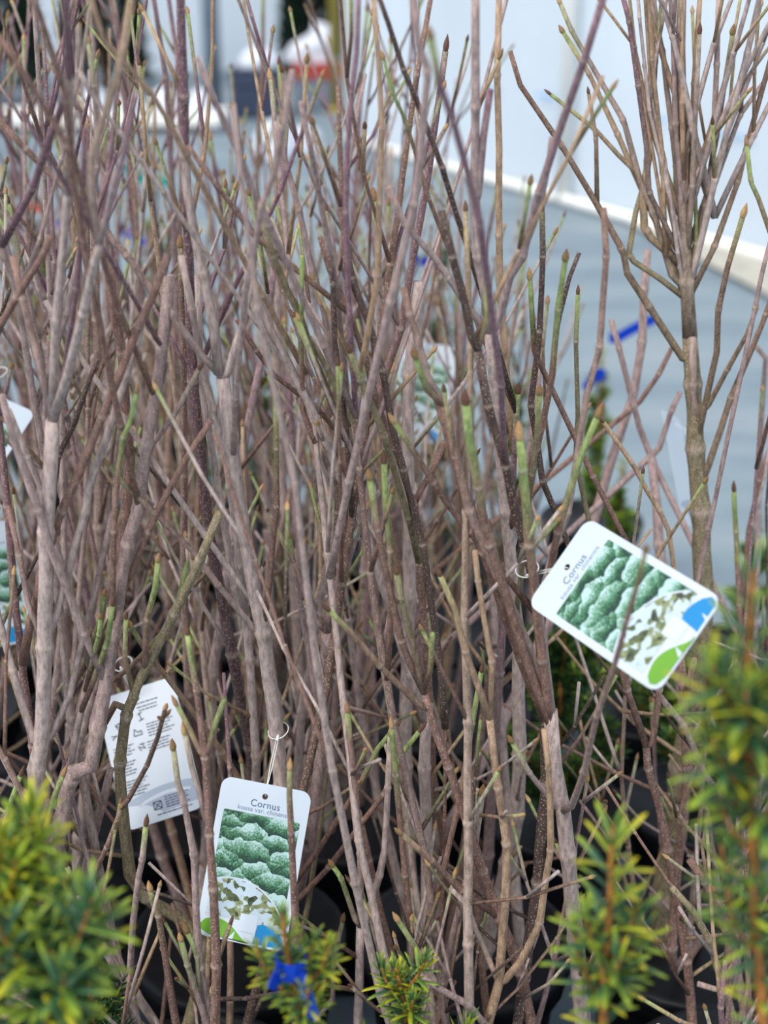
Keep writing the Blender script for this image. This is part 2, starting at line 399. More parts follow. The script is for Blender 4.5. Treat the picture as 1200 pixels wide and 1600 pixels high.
def tube_chain(mb, pts, rad, col, tip, rr, sides=7, nodes=None, old=1.0, colend=None, greenlen=.042):
    """a woody shoot through pts with swollen nodes; tip 'b' turns green before its bud"""
    P = []; Rr = []; C = []; O = []
    L = [0]
    for i in range(1, len(pts)): L.append(L[-1]+(pts[i]-pts[i-1]).length)
    tot = L[-1] or 1e-6; lastn = 0; gl = min(greenlen*rr.uniform(.6,1.3), tot*.75); ga = 1 if greenlen > .08 else rr.choice((.25,.6,1,1))
    def cc(s):
        c = lerp3(col, colend, s/tot) if colend else col
        if tip in ('b','g') and tot - s < gl:
            k = 1-(tot-s)/gl; c = lerp3(c, GREEN, min(1, k*1.6)*ga)
        return c
    jit = rr.uniform(.88,1.12)
    for i, p in enumerate(pts):
        if i:
            a = pts[i-1]; seg = L[i]-L[i-1]; n = max(1, min(5, int(seg/.035)))
            for k in range(1, n):
                t = k/n; q = a.lerp(p, t); r_ = rad[i-1]+(rad[i]-rad[i-1])*t
                q = q + Vector((rr.uniform(-1,1), rr.uniform(-1,1), 0))*r_*.13
                P.append(q); Rr.append(r_*.97); c = cc(L[i-1]+seg*t); C.append(tuple(v*jit for v in c)); O.append(old)
        isn = nodes[i] if nodes else (0 < i < len(pts)-1 and L[i]-lastn > .055 and rr.random() < .8)
        if isn:
            lastn = L[i]; d = (pts[i+1]-pts[i-1]).normalized() if i < len(pts)-1 else (pts[i]-pts[i-1]).normalized(); r_ = rad[i]; c = tuple(v*jit for v in cc(L[i]))
            for o_, f, cx in ((-2.2,.98,0),(-.8,1.08,.1),(0,1.25,.7),(.25,1.17,.25),(1.0,1.02,0)):
                P.append(p+d*o_*r_); Rr.append(r_*f); C.append(lerp3(c, RING, cx)); O.append(old)
        else:
            P.append(p); Rr.append(rad[i]); C.append(tuple(v*jit for v in cc(L[i]))); O.append(old)
    mb.tube(P, Rr, C, sides, O)
    return P

# plants: positions of the pots, packed in staggered rows
ROWS = [(1.10, (-.46,-.19,.08,.35)), (1.37, (-.45,-.17,.10,.36)), (1.64, (-.58,-.31,-.04)), (1.90, (-.70,-.44,-.17,.09)), (2.17, (-.58,-.31,-.04,.19)), (2.44, (-.70,-.44,-.17,.08))]
SOILZ = .212
class Plant: pass
PL = []
for ri, (Y, xs) in enumerate(ROWS):
    for x in xs:
        p = Plant(); p.row = ri; p.base = Vector((x+R.uniform(-.012,.012), Y+R.uniform(-.012,.012), 0)); p.stems = []; p.tags = []
        p.root = empty('potted_dogwood', p.base); pot_for(p.root); PL.append(p)
class Stem: pass
ALLPTS = []                             # (point, radius, stem) of every main stem, for twigs to join on
def new_stem(plant, pts, rad, col, tip, rr, sides=8, colend=None, old=1.0):
    s = Stem(); s.col = colend or col; s.plant = plant; s.pts = pts; s.rad = rad; s.off = plant.base
    mb = MB(); tube_chain(mb, pts, rad, col, tip, rr, sides, colend=colend, old=old)
    s.o = mb.build('stem', M['bark'], plant.root, off=plant.base); plant.stems.append(s)
    for i in range(len(pts)-1):
        n = max(1, int((pts[i+1]-pts[i]).length/.02))
        for k in range(n):
            ALLPTS.append((pts[i].lerp(pts[i+1], k/n), rad[i], s))
    if tip == 'b': put_bud(s.o, s.off, pts[-1], (pts[-1]-pts[-2]).normalized(), rad[-1], rr)
    if tip == 'B': bud_cluster(s, pts[-1], (pts[-1]-pts[-2]).normalized(), rad[-1], rr)
    return s
def bud_cluster(s, p, d, r_, rr):
    put_bud(s.o, s.off, p, d, r_, rr); u = d.orthogonal().normalized()
    for sg in (-1,1): put_bud(s.o, s.off, p-d*.012+u*sg*r_, (d+u*sg*.8).normalized(), r_*.8, rr)
def new_twig(s, chains, rr, sides=6, old=.5):
    mb = MB()
    for pts, rad, col, tip, colend in chains: tube_chain(mb, pts, rad, col, tip, rr, sides, colend=None if colend == 'G' else colend, old=old, greenlen=.095 if colend == 'G' else .042)
    o = mb.build('twig', M['bark'], s.o, off=s.off)
    for pts, rad, col, tip, colend in chains:
        d = (pts[-1]-pts[-2]).normalized()
        if tip == 'b': put_bud(s.o, s.off, pts[-1], d, rad[-1], rr)
        elif tip == 'B': bud_cluster(s, pts[-1], d, rad[-1], rr)
    return o

TAGQ = [([(345,1200),(512,1232),(450,1495),(282,1470)], 1.36), ([(828,947),(940,792),(1138,945),(1005,1100)], 1.20), ([(128,1100),(268,1050),(345,1255),(200,1300)], 1.58), ([(622,522),(706,530),(700,695),(616,690)], 2.0)]
def inside(p, poly):
    c = False; j = len(poly)-1
    for i in range(len(poly)):
        (xi, yi), (xj, yj) = poly[i], poly[j]
        if (yi > p[1]) != (yj > p[1]) and p[0] < (xj-xi)*(p[1]-yi)/(yj-yi)+xi: c = not c
        j = i
    return c
def blocks(pts, nt=3):
    for i in range(len(pts)-1):
        for k in range(6):
            q = pts[i].lerp(pts[i+1], k/6); zc = depth(q); pp = proj(q)
            if zc < .9 and pp[1] > 150: return True
            for poly, z in TAGQ[:nt]:
                if zc < z and inside(pp, poly): return True
    return False
def proj(p):
    zc = depth(p); yc = p.y*SP - (HC-p.z)*CP
    return (600+p.x/zc*FPX, 800-yc/zc*FPX)
# ---------- shrubs grown by rule (the crowd behind, and low twigs everywhere)
def rot_dir(d, ang, az):
    u = d.orthogonal().normalized(); u = Matrix.Rotation(az, 3, d) @ u
    return (d*math.cos(ang)+u*math.sin(ang)).normalized()
def shoot(p, d, r0, n, rr, seg, up=.12):
    pts = [p]; rad = [r0]
    for k in range(n):
        L_ = seg*rr.uniform(.75,1.3); d = rot_dir(d, rr.uniform(0,.13), rr.uniform(0,6.28)); d = (d+Vector((0,0,up))).normalized()
        pts.append(pts[-1]+d*L_); rad.append(max(.0017, r0*(1-.62*(k+1)/n)))
    return pts, rad, d
def pick_col(rr, hi):
    q = rr.random()
    if hi > .9: return CC['v'] if q < .35 else CC['m'] if q < .6 else CC['b'] if q < .8 else CC['t']
    return CC['p'] if q < .38 else CC['b'] if q < .62 else CC['m'] if q < .82 else CC['t'] if q < .92 else CC['k']
def grow(pl, nst, hmin, hmax, rr, twp=.62, xmax=900, lean=.13, rmin=.0045, rmax=.0085):
    for k in range(nst):
        a = rr.uniform(0,6.283); q = rr.uniform(.01,.085)
        p = pl.base + Vector((q*math.cos(a), q*math.sin(a), SOILZ-.01))
        d = Vector((math.cos(a)*rr.uniform(.2,1.2)*lean*1.6, math.sin(a)*rr.uniform(.2,1.2)*lean*1.6, 1)).normalized()
        h = rr.uniform(hmin, hmax)-SOILZ; n = max(4, int(h/.115)); r0 = rr.uniform(rmin, rmax)
        for tr_ in range(8):
            pts, rad, _ = shoot(p, d, r0, n, rr, h/n, .10)
            if not blocks(pts, 4) and max(proj(q_)[0] for q_ in pts) < xmax: break
            d = Vector((rr.uniform(-lean,lean)*1.5, rr.uniform(-lean*.6,lean)*1.5, 1)).normalized()
        else: continue
        c0 = pick_col(rr, 0); c1 = pick_col(rr, 1)
        s = new_stem(pl, pts, rad, c0, 'b' if rr.random() < .7 else '', rr, 7, colend=c1)
        az = rr.uniform(0,6.28)
        for i in range(1, len(pts)-1):
            az += math.pi/2+rr.uniform(-.3,.3)
            for sg in (0, math.pi):
                if rr.random() > twp: continue
                dd = rot_dir((pts[i+1]-pts[i]).normalized(), rr.uniform(.38,.75), az+sg)
                m_ = rr.choice((1,1,2,2,3,4)); rt = rad[i]*rr.uniform(.42,.62)
                tp, tr, td = shoot(pts[i], dd, max(.0023, rt), m_, rr, rr.uniform(.055,.105), .16)
                if blocks(tp, 3): continue
                ch = [(tp, tr, pick_col(rr, pts[i].z), 'b' if rr.random() < .8 else '', None)]
                if m_ > 1:
                    for j in range(1, m_):
                        for s2 in (0, math.pi):
                            if rr.random() < .34:
                                d3 = rot_dir((tp[j+1]-tp[j]).normalized(), rr.uniform(.35,.6), az+s2+1.2)
                                q3, r3, _ = shoot(tp[j], d3, max(.0019, tr[j]*.7), rr.choice((1,1,2)), rr, rr.uniform(.04,.08), .15)
                                if not blocks(q3, 3): ch.append((q3, r3, pick_col(rr, pts[i].z), 'b', None))
                new_twig(s, ch, rr, 6)
def low_twigs(pl, n, rr):              # fine grey twigs low on the stems
    cand = [t for t in ALLPTS if t[2].plant is pl and .26 < t[0].z < .62]
    for k in range(n):
        if not cand: return
        p, r_, s = rr.choice(cand); a = rr.uniform(0,6.283)
        d = Vector((math.cos(a), math.sin(a), rr.uniform(.1,1.3))).normalized()
        tp, tr, _ = shoot(p, d, rr.uniform(.0018,.003), rr.choice((1,2,2,3)), rr, rr.uniform(.04,.07), .2)
        if blocks(tp): continue
        ch = [(tp, tr, rr.choice((CC['p'],CC['k'],CC['b'],CC['t'])), 'b' if rr.random() < .6 else '', None)]
        if len(tp) > 2 and rr.random() < .5:
            q3, r3, _ = shoot(tp[1], rot_dir(d, .6, rr.uniform(0,6)), .0017, 1, rr, .05, .2); ch.append((q3, r3, CC['p'], '', None))
        new_twig(s, ch, rr, 5)

TRACE = """
S 1.13:1.10 26 23 p - 48,1460 57,1200 64,1165 70,1010 72,830 82,657
T .00 13 12 b - 80,655 60,560 35,465 20,400
T -.05 15 13 p - 83,655 85,560 88,500 97,410 106,303 110,200
T -.10 16 12 p - 88,650 105,590 130,490 148,410 157,380
T -.12 14 12 m - 106,303 110,180 106,80 103,-20
T -.06 12 11 t - 155,385 143,300 145,240 167,167 187,107 205,0
T -.10 11 10 v - 156,383 165,345 178,293 197,227 211,150
T .02 13 12 p - 76,1005 88,960 100,917 133,800 140,757 167,683 197,587 233,467
T .02 10 9 b - 66,1008 43,940 30,867 12,790
T .03 12 11 p - 60,1160 53,1157 20,1047 0,973 -20,900
T .03 11 10 m - 70,1165 80,1150 110,1083 133,987 147,933 177,800
S 1.12:1.16 28 15 m - 62,1460 110,1217 143,1197 153,1137 177,990 200,850 217,793 230,693 253,543 263,433
S 1.14:1.16 13 10 p - 40,1460 108,1205 133,1080 150,1010
S 1.19:1.12 21 13 o - 278,1432 228,1400 203,1367 190,1250 188,1190 198,1117 207,1093 213,1073 273,957 313,873 343,800
T .02 12 10 b - 200,1110 180,1100 160,1137
T -.03 9 7 t b 205,1085 195,1027 197,967
S 1.16:1.20 15 12 m - 112,1470 130,1387 137,1343 160,1257 173,1200
S 1.17:1.20 14 11 p - 105,1230 127,1147 143,1087 167,1007 172,950
S 1.16:1.10 11 7 b b 112,1480 133,1395 167,1323 190,1262
T -.05 9 7 k B 193,1258 200,1250 230,1195 247,1150 258,1108
S 1.05:1.05 14 9 m - 217,1605 182,1520 150,1453 122,1397
T 0 9 8 g b 122,1397 112,1370 104,1354
S 1.10:1.08 12 9 m b 200,1605 201,1553 207,1447 217,1367 222,1343 228,1290
S 1.06:1.05 13 9 b b 276,1605 265,1540 247,1430 238,1407 235,1392
S 1.06:1.05 12 9 m b 325,1605 293,1507 283,1470
T 0 10 9 m b 318,1580 308,1493 293,1457
S 1.03:1.02 17 9 b b 336,1610 338,1507 333,1387 327,1303 320,1183 307,1077 297,1020 293,992
T 0 9 7 b b 339,1500 347,1480 360,1443
T 0 10 8 g - 321,1180 326,1168 337,1130 351,1092
T 0 10 8 t b 319,1183 312,1172 293,1133 277,1103
T 0 10 9 p b 327,1300 312,1240 300,1200 289,1148
S 1.06:1.06 13 9 m b 313,1510 310,1483 302,1333 287,1253 278,1223 271,1172
S 1.02:1.02 15 9 b b 463,1620 461,1430 455,1300 452,1243 453,1203
S 1.20:1.18 25 22 p - 452,1420 440,1230 427,1100 411,987 397,920 373,783 360,683 348,590
T .0 13 11 b - 345,587 313,553 267,490 240,460 197,398 157,353 100,293 40,233 -10,180
T .0 18 13 p - 347,585 333,500 317,427 305,370 290,283 287,243 272,200
T .0 13 11 p - 350,586 357,580 370,533 383,493 391,430
T -.06 10 9 b b 408,988 397,983 340,913 300,860 240,800 200,763 170,727
S 1.24:1.26 14 11 p - 400,1180 390,1030 383,960 367,917 347,800 330,700 313,580 308,430
S 1.22:1.20 21 18 m - 483,1320 500,1197 507,1083 510,987
T .02 16 13 b - 510,985 522,930 533,883 537,800 540,700
T -.02 10 8 b b 508,985 497,973 480,930 460,880 430,823
T .02 10 9 k - 506,1000 520,900 527,800 525,673
S 1.12:1.10 20 12 b - 832,1610 813,1517 800,1483 780,1433 753,1360 727,1277 700,1197 677,1133 663,1083
T -.03 12 10 b b 662,1083 640,1035 627,1000 617,957 603,893 590,827 578,750
T -.02 11 10 o b 663,1083 655,1050 647,1013 627,933 620,897
T -.06 11 9 t b 665,1107 653,1100 593,1040 547,987 514,954
T -.04 9 8 g - 668,1075 672,1050 676,990
T -.06 12 9 b b 779,1436 720,1390 673,1343 627,1303
S 1.09:1.09 16 12 t - 757,1620 780,1535 790,1400 791,1317 778,1230 765,1123
T -.02 12 9 t b 764,1125 727,1017 710,950 688,900
T .0 10 9 t - 766,1122 768,1033 747,907 742,860
T -.03 13 9 t - 780,1535 790,1530 813,1503 843,1440 860,1327 860,1273 857,1200 850,1140
T .02 10 8 p - 779,1535 777,1530 750,1467 727,1413 703,1387
S 1.13:1.12 27 23 p - 912,1610 900,1467 887,1333 880,1267 867,1200 860,1110
T -.02 16 14 b - 858,1112 850,1100 823,1007 797,945 777,900 733,797 723,757 693,633
T .02 13 11 b - 692,630 667,587 650,520 640,490 630,448
T -.02 12 10 g b 692,632 683,623 668,610 660,590 650,560
T .0 17 12 b - 861,1110 847,1000 837,927 825,833 820,780 814,700
T .0 11 10 b - 838,925 850,915 867,850 887,800 903,707 917,617 937,540 947,400 943,325
T -.27s 12 8 b b 881,1266 893,1260 913,1205 933,1117 957,1050 980,967 1000,900 1008,863
T -.03 10 8 m b 879,1266 870,1262 827,1207 800,1160
S 1.34:1.36 22 19 p - 648,1560 643,1400 637,1300 633,1197 634,1100 640,933 639,800 637,733 640,587 655,440
S 1.14:1.13 15 13 p - 560,1620 563,1447
T -.01 12 9 b b 563,1446 563,1333 557,1260 552,1200 547,1160 543,1113
T -.02 9 8 t b 562,1446 555,1437 533,1373 520,1353
T .0 12 9 m b 565,1446 572,1438 593,1367 601,1327 606,1230 610,1150
S 1.20:1.22 11 9 b - 625,1590 613,1493 593,1417 577,1343 560,1267
S 1.22:1.24 20 18 p - 668,1600 667,1443 667,1333 663,1200 668,1100
S 1.07:1.06 12 10 m - 765,1610 730,1570 683,1543 647,1517
T 0 10 9 o b 684,1543 678,1530 647,1477 623,1440
S 1.14:1.12 14 10 m b 690,1600 693,1533 703,1483 720,1413 740,1333 753,1243
S 1.22:1.22 13 11 b - 765,1610 747,1467 743,1367 742,1290
S 1.12:1.10 14 10 o - 1150,1610 1133,1547 1107,1467 1080,1420 1050,1387
T 0 10 9 m - 1132,1550 1115,1545 1090,1537
T .02 13 12 b - 1134,1547 1139,1467 1127,1440 1100,1377 1077,1343
S 1.17:1.20 16 12 b - 1083,1610 1073,1500 1063,1433 1043,1327 1030,1260 1013,1200 1010,1167
T 0 12 10 b - 1009,1165 980,1077 965,1020
T 0 11 10 b - 1011,1165 1020,1160 1030,1077 1033,1000
S 1.25:1.30 15 13 b - 1050,1480 1057,1367 1067,1283 1073,1200 1067,1067 1060,1000
T -.03 10 9 t - 1068,1100 1075,1070 1085,1030
S 1.14:1.14 7 5 t - 1165,1480 1153,1443 1107,1387 1097,1323 1107,1272
S 1.18:1.22 12 10 m - 1150,1480 1147,1343 1133,1260 1100,1207 1067,1133 1030,1087
S 1.34:1.45 46 24 o - 1060,1620 1035,1540 1040,1400 1067,1197 1090,1067 1100,917 1095,797 1087,700 1083,600 1078,527
T .02 24 14 m - 1078,527 1073,440 1070,397 1067,233 1063,73 1066,-20
T .05 12 7 m b 1070,460 1050,430 1020,330 1000,283 973,187 933,117 893,47 876,7
T .08 11 7 t b 1066,440 1020,335 965,210 920,115 881,52
T .06 13 9 t - 1064,420 1010,360 1004,300 1012,250 1018,133 1022,-10
T -.03 9 8 v - 1068,420 1015,300 1010,227 997,133 983,33 972,-10
T .04 11 8 m - 1070,400 1050,200 1035,80 1012,-10
T .03 12 8 t - 1075,430 1077,300 1085,130 1094,-10
T -.04 10 7 m b 1074,410 1082,290 1088,150 1093,53
T .05 11 7 m - 1080,440 1100,333 1157,180 1198,122
T .02 12 8 m - 1083,460 1103,320 1115,230 1120,100 1123,-10
T -.02 9 7 v b 1110,260 1120,213 1137,100 1144,55
T .0 10 8 b - 1090,470 1117,383 1153,283 1167,227 1193,133 1210,70
T .02 7 6 m b 1152,180 1162,110 1188,10
T -.03 12 8 b - 1070,565 1067,560 1013,477 980,427 970,387 933,320 877,227 813,133 797,80
T .0 8 6 b b 934,322 931,217 920,147
T .02 8 6 t b 1003,290 990,265 967,243 927,200 861,148
T .03 10 8 o - 1045,470 985,400 993,333 1013,262
T .0 8 6 g b 1079,480 1088,380 1086,285
T -.05 11 9 b b 1095,700 1100,640 1120,550 1123,483 1137,417 1160,340
T -.04 9 7 b b 1101,640 1107,633 1137,577 1167,523 1180,487
T -.02 12 8 b - 1100,760 1107,727 1143,620 1177,540 1197,490 1220,420
T .0 13 11 m - 1088,700 1083,600 1082,527
S 1.26:1.20 22 18 p - 812,1180 810,1000 800,900 790,797 777,633 765,520
T -.06 16 13 m - 764,518 757,450 747,400 743,317 743,167 743,67 743,-20
T -.04 12 10 m - 763,518 733,483 700,433 677,400 633,350 607,293
T -.14 13 12 v - 767,518 777,510 797,433 817,397 843,300 870,217 913,93 944,-8
T -.02 12 11 v - 744,320 748,300 755,217 766,140
T -.02 10 9 m - 820,390 845,320 858,250 862,215
S 1.16:1.12 17 13 k - 850,1060 838,930 820,850 800,780 790,727 763,633 747,547
T -.02 13 12 k - 747,547 737,527 727,477 707,400 690,330
T .0 9 8 g b 748,548 760,500 760,440
S 1.24:1.20 12 9 b - 665,1000 655,880 648,787 640,773 617,700 593,640 573,567 543,483 513,417 500,370
T 0 10 9 b - 648,787 655,770 677,733 695,690
F 1.20:1.18 11 11 k - 660,850 630,733 613,667 597,577 580,517 550,433 540,380
F 1.14:1.10 11 9 b b 733,830 703,793 677,753 647,707 617,661
F 1.22:1.18 15 13 p - 600,920 580,860 557,797 527,737 510,690 477,620 450,567 420,510 400,460 380,400
F 1.24:1.22 9 8 b - 515,660 490,633 463,613 430,587 400,547 370,500
F 1.08:1.04 15 14 g b 765,850 753,797 747,760 733,683 728,632
F 1.12:1.10 16 14 b - 755,860 737,797 723,760 707,700 683,623
F 1.16:1.14 9 8 g b 432,790 432,700 430,614
F 1.20:1.16 9 8 g - 473,640 470,533 472,400
F 1.13:1.12 10 10 g b 610,860 603,797 600,724
F 1.16:1.14 11 10 o b 600,680 587,647 563,593 547,551
F 1.22:1.20 10 9 o - 562,760 557,673 530,617 510,573 483,527
F 1.20:1.14 12 11 o - 490,560 467,490 447,450 427,400 405,330
F 1.22:1.20 10 9 m - 515,540 503,473 483,400 467,327 445,250 430,190
F 1.18:1.16 9 9 k - 540,660 530,587 523,533 520,443 515,400
F 1.08:1.0 10 10 m - 385,450 400,377 410,320 430,267 443,200 457,110
F 1.12:1.10 9 8 v - 540,330 543,233 550,143 557,83 560,-10
F 1.18:1.10 10 9 m - 525,450 517,397 503,327 487,240 470,160
F 1.20:1.16 9 8 k - 690,260 657,173 630,107 607,37 590,-10
F 1.22:1.18 7 6 g b 670,310 650,240 630,180 613,143 600,93
F 1.06:1.0 13 12 m - 610,470 633,383 647,317 657,250 663,167 667,110 653,67 645,-10
F .98:.92 12 12 v b 750,350 730,267 707,187 687,133 673,60
F 1.15:1.1 10 9 t - 590,430 593,317 597,200 592,100 583,-10
F 1.28:1.26 11 10 t - 782,460 780,367 780,233 777,117 780,-10
F 1.05:.98 11 10 b - 140,430 120,317 103,227 73,173 43,123 -2,55
F 1.04:1.0 8 8 v - 110,300 93,273 67,230 33,173
F 1.0:.92 11 10 b - 112,240 103,157 93,117 73,57 48,-5
F 1.10:1.04 9 9 v - 120,450 125,390 130,300 133,200
F 1.2:1.18 9 8 m b 152,260 150,187 147,133 138,67
F 1.08:1.0 10 9 t - 290,240 260,183 233,143 197,100 160,60 140,-10
F 1.14:1.12 8 8 p - 255,300 227,260 187,207 140,143 122,108
F 1.1:1.05 11 10 m - 420,350 397,300 373,240 337,160 308,90
F 1.16:1.14 9 8 b - 425,390 397,367 333,283 293,227
F 1.0:.9 14 14 v - 108,130 107,80 104,30 102,-20
F 1.12:1.08 12 11 b - -20,560 0,510 27,463 43,437 63,407 80,370
F 1.1:1.08 14 12 m - 80,860 60,797 37,733 17,673 3,617
F 1.14:1.12 11 10 p - 85,840 70,777 43,713 13,640
F 1.12:1.10 14 12 b - 70,880 97,797 133,717 160,650 187,587 217,510 240,460 262,398
F 1.18:1.16 9 8 k - 85,760 93,710 117,660 137,600 152,563
F 1.2:1.2 10 9 p - 190,650 170,620 140,580 97,513 70,470
F 1.12:1.10 9 8 g b 178,830 183,750 193,683 203,660 213,614
F 1.15:1.13 11 10 b - 232,830 247,797 293,713 330,657
F 1.17:1.15 8 8 m b 230,720 237,697 273,647 311,577
F 1.2:1.18 15 13 m - 208,850 213,797 230,683 247,600 260,517 268,430
F 1.22:1.2 13 11 p - 360,760 353,713 333,640 317,580 300,483 283,400
F 1.25:1.23 16 14 b - 203,720 197,650 190,550 177,483 172,405
F 1.13:1.11 10 9 g b 228,1000 230,967 243,917 247,878
F 1.2:1.2 8 7 g - 270,970 280,933 293,878
F 1.12:1.10 8 7 g b 150,1010 155,990 157,966
F 1.12:1.10 9 8 g b 165,1010 170,990 176,946
F 1.16:1.14 9 8 g b 150,990 160,960 163,930
F 1.24:1.16 10 8 t b 347,1175 300,1110 257,1053 230,1020 204,978
F 1.22:1.2 9 8 m b 470,950 462,900 452,840
F 1.26:1.24 10 9 k b 848,750 830,633 840,550 843,517 848,400 847,330
F 1.26:1.24 9 8 g b 840,560 835,547 832,500 828,437
F 1.2:1.18 11 9 g b 838,700 847,667 863,587 872,483 883,408
F 1.24:1.24 8 7 k - 860,600 873,500 890,433 905,395
F 1.3:1.3 8 7 o b 900,720 903,650 900,533 903,460
F 1.1:1.08 12 11 g b 872,830 890,767 910,707 933,652
F 1.08:1.06 15 13 g b 827,850 823,797 817,733 813,688
F 1.16:1.14 9 9 o b 832,740 840,667 843,617
F 1.3:1.3 8 7 t b 1045,830 1030,797 1013,770 987,723 943,660
F 1.5:1.55 16 13 m - 1030,850 1027,797 1017,710
F 1.55:1.55 10 9 m - 1020,720 1000,670 990,633 967,543 955,500
F 1.55:1.55 10 9 m - 1018,712 1030,700 1050,640 1063,613
F 1.6:1.65 16 12 m - 915,850 933,797 967,683 990,617 1003,533 1007,450 1012,390
F 1.6:1.6 9 8 b - 985,640 1000,627 1030,583 1050,543
F 1.5:1.5 8 7 b - 1170,830 1187,750 1202,700
F 1.45:1.45 8 8 g b 1150,830 1148,797 1147,768
F 1.3:1.3 8 7 m - 1180,480 1190,430 1210,350
F 1.3:1.3 8 7 g b 1215,400 1185,310 1173,280 1167,228
F 1.7:1.7 9 8 m - 1185,800 1190,650 1197,560 1180,540
F 1.25:1.25 9 8 o b 470,1470 480,1420 500,1290 510,1200 512,1150
F 1.1:1.1 10 8 g b 618,1210 613,1150 612,1138
F 1.18:1.18 9 8 g b 560,1230 590,1170 615,1140
F 1.18:1.18 9 8 g b 600,1240 630,1175 655,1143
F 1.15:1.15 9 8 g b 720,1240 730,1180 738,1130 752,1050
F 1.2:1.2 8 7 m b 520,1560 522,1500 535,1440
F 1.1:1.1 8 7 o b 168,1610 165,1575 168,1558
F 1.08:1.08 8 7 m b 118,1520 122,1490 130,1462
F 1.12:1.12 9 8 g b 0,1310 18,1250 32,1212
F 1.10:1.1 9 8 g b 70,1300 85,1245 98,1212
"""
def proj(p):
    zc = depth(p); yc = p.y*SP - (HC-p.z)*CP      # up in the camera
    return (600+p.x/zc*FPX, 800-yc/zc*FPX)
trng = random.Random(5)
def bez(P0, T0, P1, T1, n):
    out = []
    for k in range(1, n+1):
        t = k/n; a = P0; b = P0+T0; c = P1+T1; d = P1
        out.append(a*(1-t)**3+b*3*t*(1-t)**2+c*3*t*t*(1-t)+d*t**3)
    return out
FLOAT = []; cur = None
def parse():
    global cur
    for ln in TRACE.strip().splitlines():
        f = ln.split(); kind, dep, w0, w1, col, tip = f[0], f[1], float(f[2]), float(f[3]), CC[f[4]], f[5].replace('-', '')
        px = [tuple(float(v) for v in q.split(',')) for q in f[6:]]
        L = [0]
        for i in range(1, len(px)): L.append(L[-1]+math.dist(px[i], px[i-1]))
        ts = [l/L[-1] for l in L]
        if kind == 'T':
            near = min(FAM, key=lambda q: math.dist(q[1], px[0])); y0 = near[0].y; sq = dep.endswith('s'); Y0, Y1 = y0, y0+float(dep.rstrip('s')); ts2 = [t**.5 for t in ts] if sq else ts
        else: Y0, Y1 = (float(v) for v in dep.split(':')); ts2 = ts
        pts = [at(x, y, Y0+(Y1-Y0)*t) for (x, y), t in zip(px, ts2)]
        if kind == 'T': pts[0] = near[0].copy()
        rad = [max(.0016, (w0+(w1-w0)*t)/2/FPX*depth(p)) for p, t in zip(pts, ts)]
        ce = lerp3(col, CC['v'], .12)
        if f[4] == 'g': col, ce, tip = CC['b'], 'G', tip or 'g'
        elif kind == 'T': ce = col; col = lerp3(col, cur.col, .75)
        if kind == 'S':
            P0 = pts[0]
            best = min((q for q in PL if q.row < 3), key=lambda q: abs(q.base.x-P0.x)+1.4*abs(q.base.y-(P0.y+.04))+(.1 if q.row == 2 else 0))
            B = best.base+Vector((trng.uniform(-.05,.05), trng.uniform(-.05,.05), SOILZ-.012))
            off = Vector((P0.x-B.x, P0.y-B.y, 0))
            if P0.z < SOILZ+.06:        # already at the soil
                q = Vector((P0.x, P0.y, SOILZ-.012)); rel = q-best.base; rel.z = 0
                if rel.length > .11: q = best.base+rel.normalized()*.10+Vector((0,0,SOILZ-.012))
                low = [q] if (P0.z-q.z) > .01 else []
            else:
                d = (pts[0]-pts[1]).normalized(); ln_ = (P0-B).length
                low = bez(P0, d*ln_*.4, B, Vector((0,0,ln_*.3)), 5)
            r0 = rad[0]
            pts = low[::-1]+pts; rad = [r0*1.12]*len(low)+rad
            cur = new_stem(best, pts, rad, col, tip, trng, 9, colend=ce, old=1)
            FAM = [(p, proj(p)) for p in pts]
            for i in range(len(pts)-1):
                for k in range(1, 6):
                    q = pts[i].lerp(pts[i+1], k/6); FAM.append((q, proj(q)))
        elif kind == 'T':
            new_twig(cur, [(pts, rad, col, tip, ce)], trng, 8, old=.6)
            FAM += [(p, proj(p)) for p in pts]
            for i in range(len(pts)-1):
                for k in range(1, 6):
                    q = pts[i].lerp(pts[i+1], k/6); FAM.append((q, proj(q)))
        else: FLOAT.append((pts, rad, col, tip, ce))
parse()
# crowd behind
grng = random.Random(21)
for p in PL:
    x = p.base.x
    if p.row == 0:
        if x < .2: grow(p, 5, 1.05, 1.42, grng, .42, xmax=760, lean=.16, rmin=.0035, rmax=.006); grow(p, 4, .42, .72, grng, .5, xmax=1000, rmin=.003, rmax=.0055)
        else: grow(p, 4, .4, .65, grng, .5, xmax=1250, rmin=.003, rmax=.0055)
    elif p.row == 1:
        if x > .2: grow(p, 4, .45, .7, grng, .5, xmax=1250, rmin=.003, rmax=.005); grow(p, 2, .7, .95, grng, .5, xmax=1250, rmin=.003, rmax=.005); continue
        grow(p, 9 if x < 0 else 6, .75, 1.40 if x < 0 else 1.22, grng, .5, xmax=860)
    elif p.row == 2:
        if x > .2: grow(p, 6, .45, .8, grng, .5, xmax=1010, rmin=.0035, rmax=.006)
        else: grow(p, 9, .75, 1.38 if x < -.1 else 1.25, grng, .55, xmax=850)
    elif p.row == 3: grow(p, 9, .8, 1.4 if x < 0 else 1.25, grng, .5, xmax=850)
    elif p.row == 4: grow(p, 8 if x < .1 else 6, .75, 1.36 if x < .1 else .9, grng, .5, xmax=850)
    else: grow(p, 7, .8, 1.36, grng, .45, xmax=800)
fan = [st for st in PL[7].stems+PL[3].stems if max(q.z for q in st.pts) > .9]
frng = random.Random(77)
trunk = max((st for p_ in PL for st in p_.stems), key=lambda st: max(st.rad))
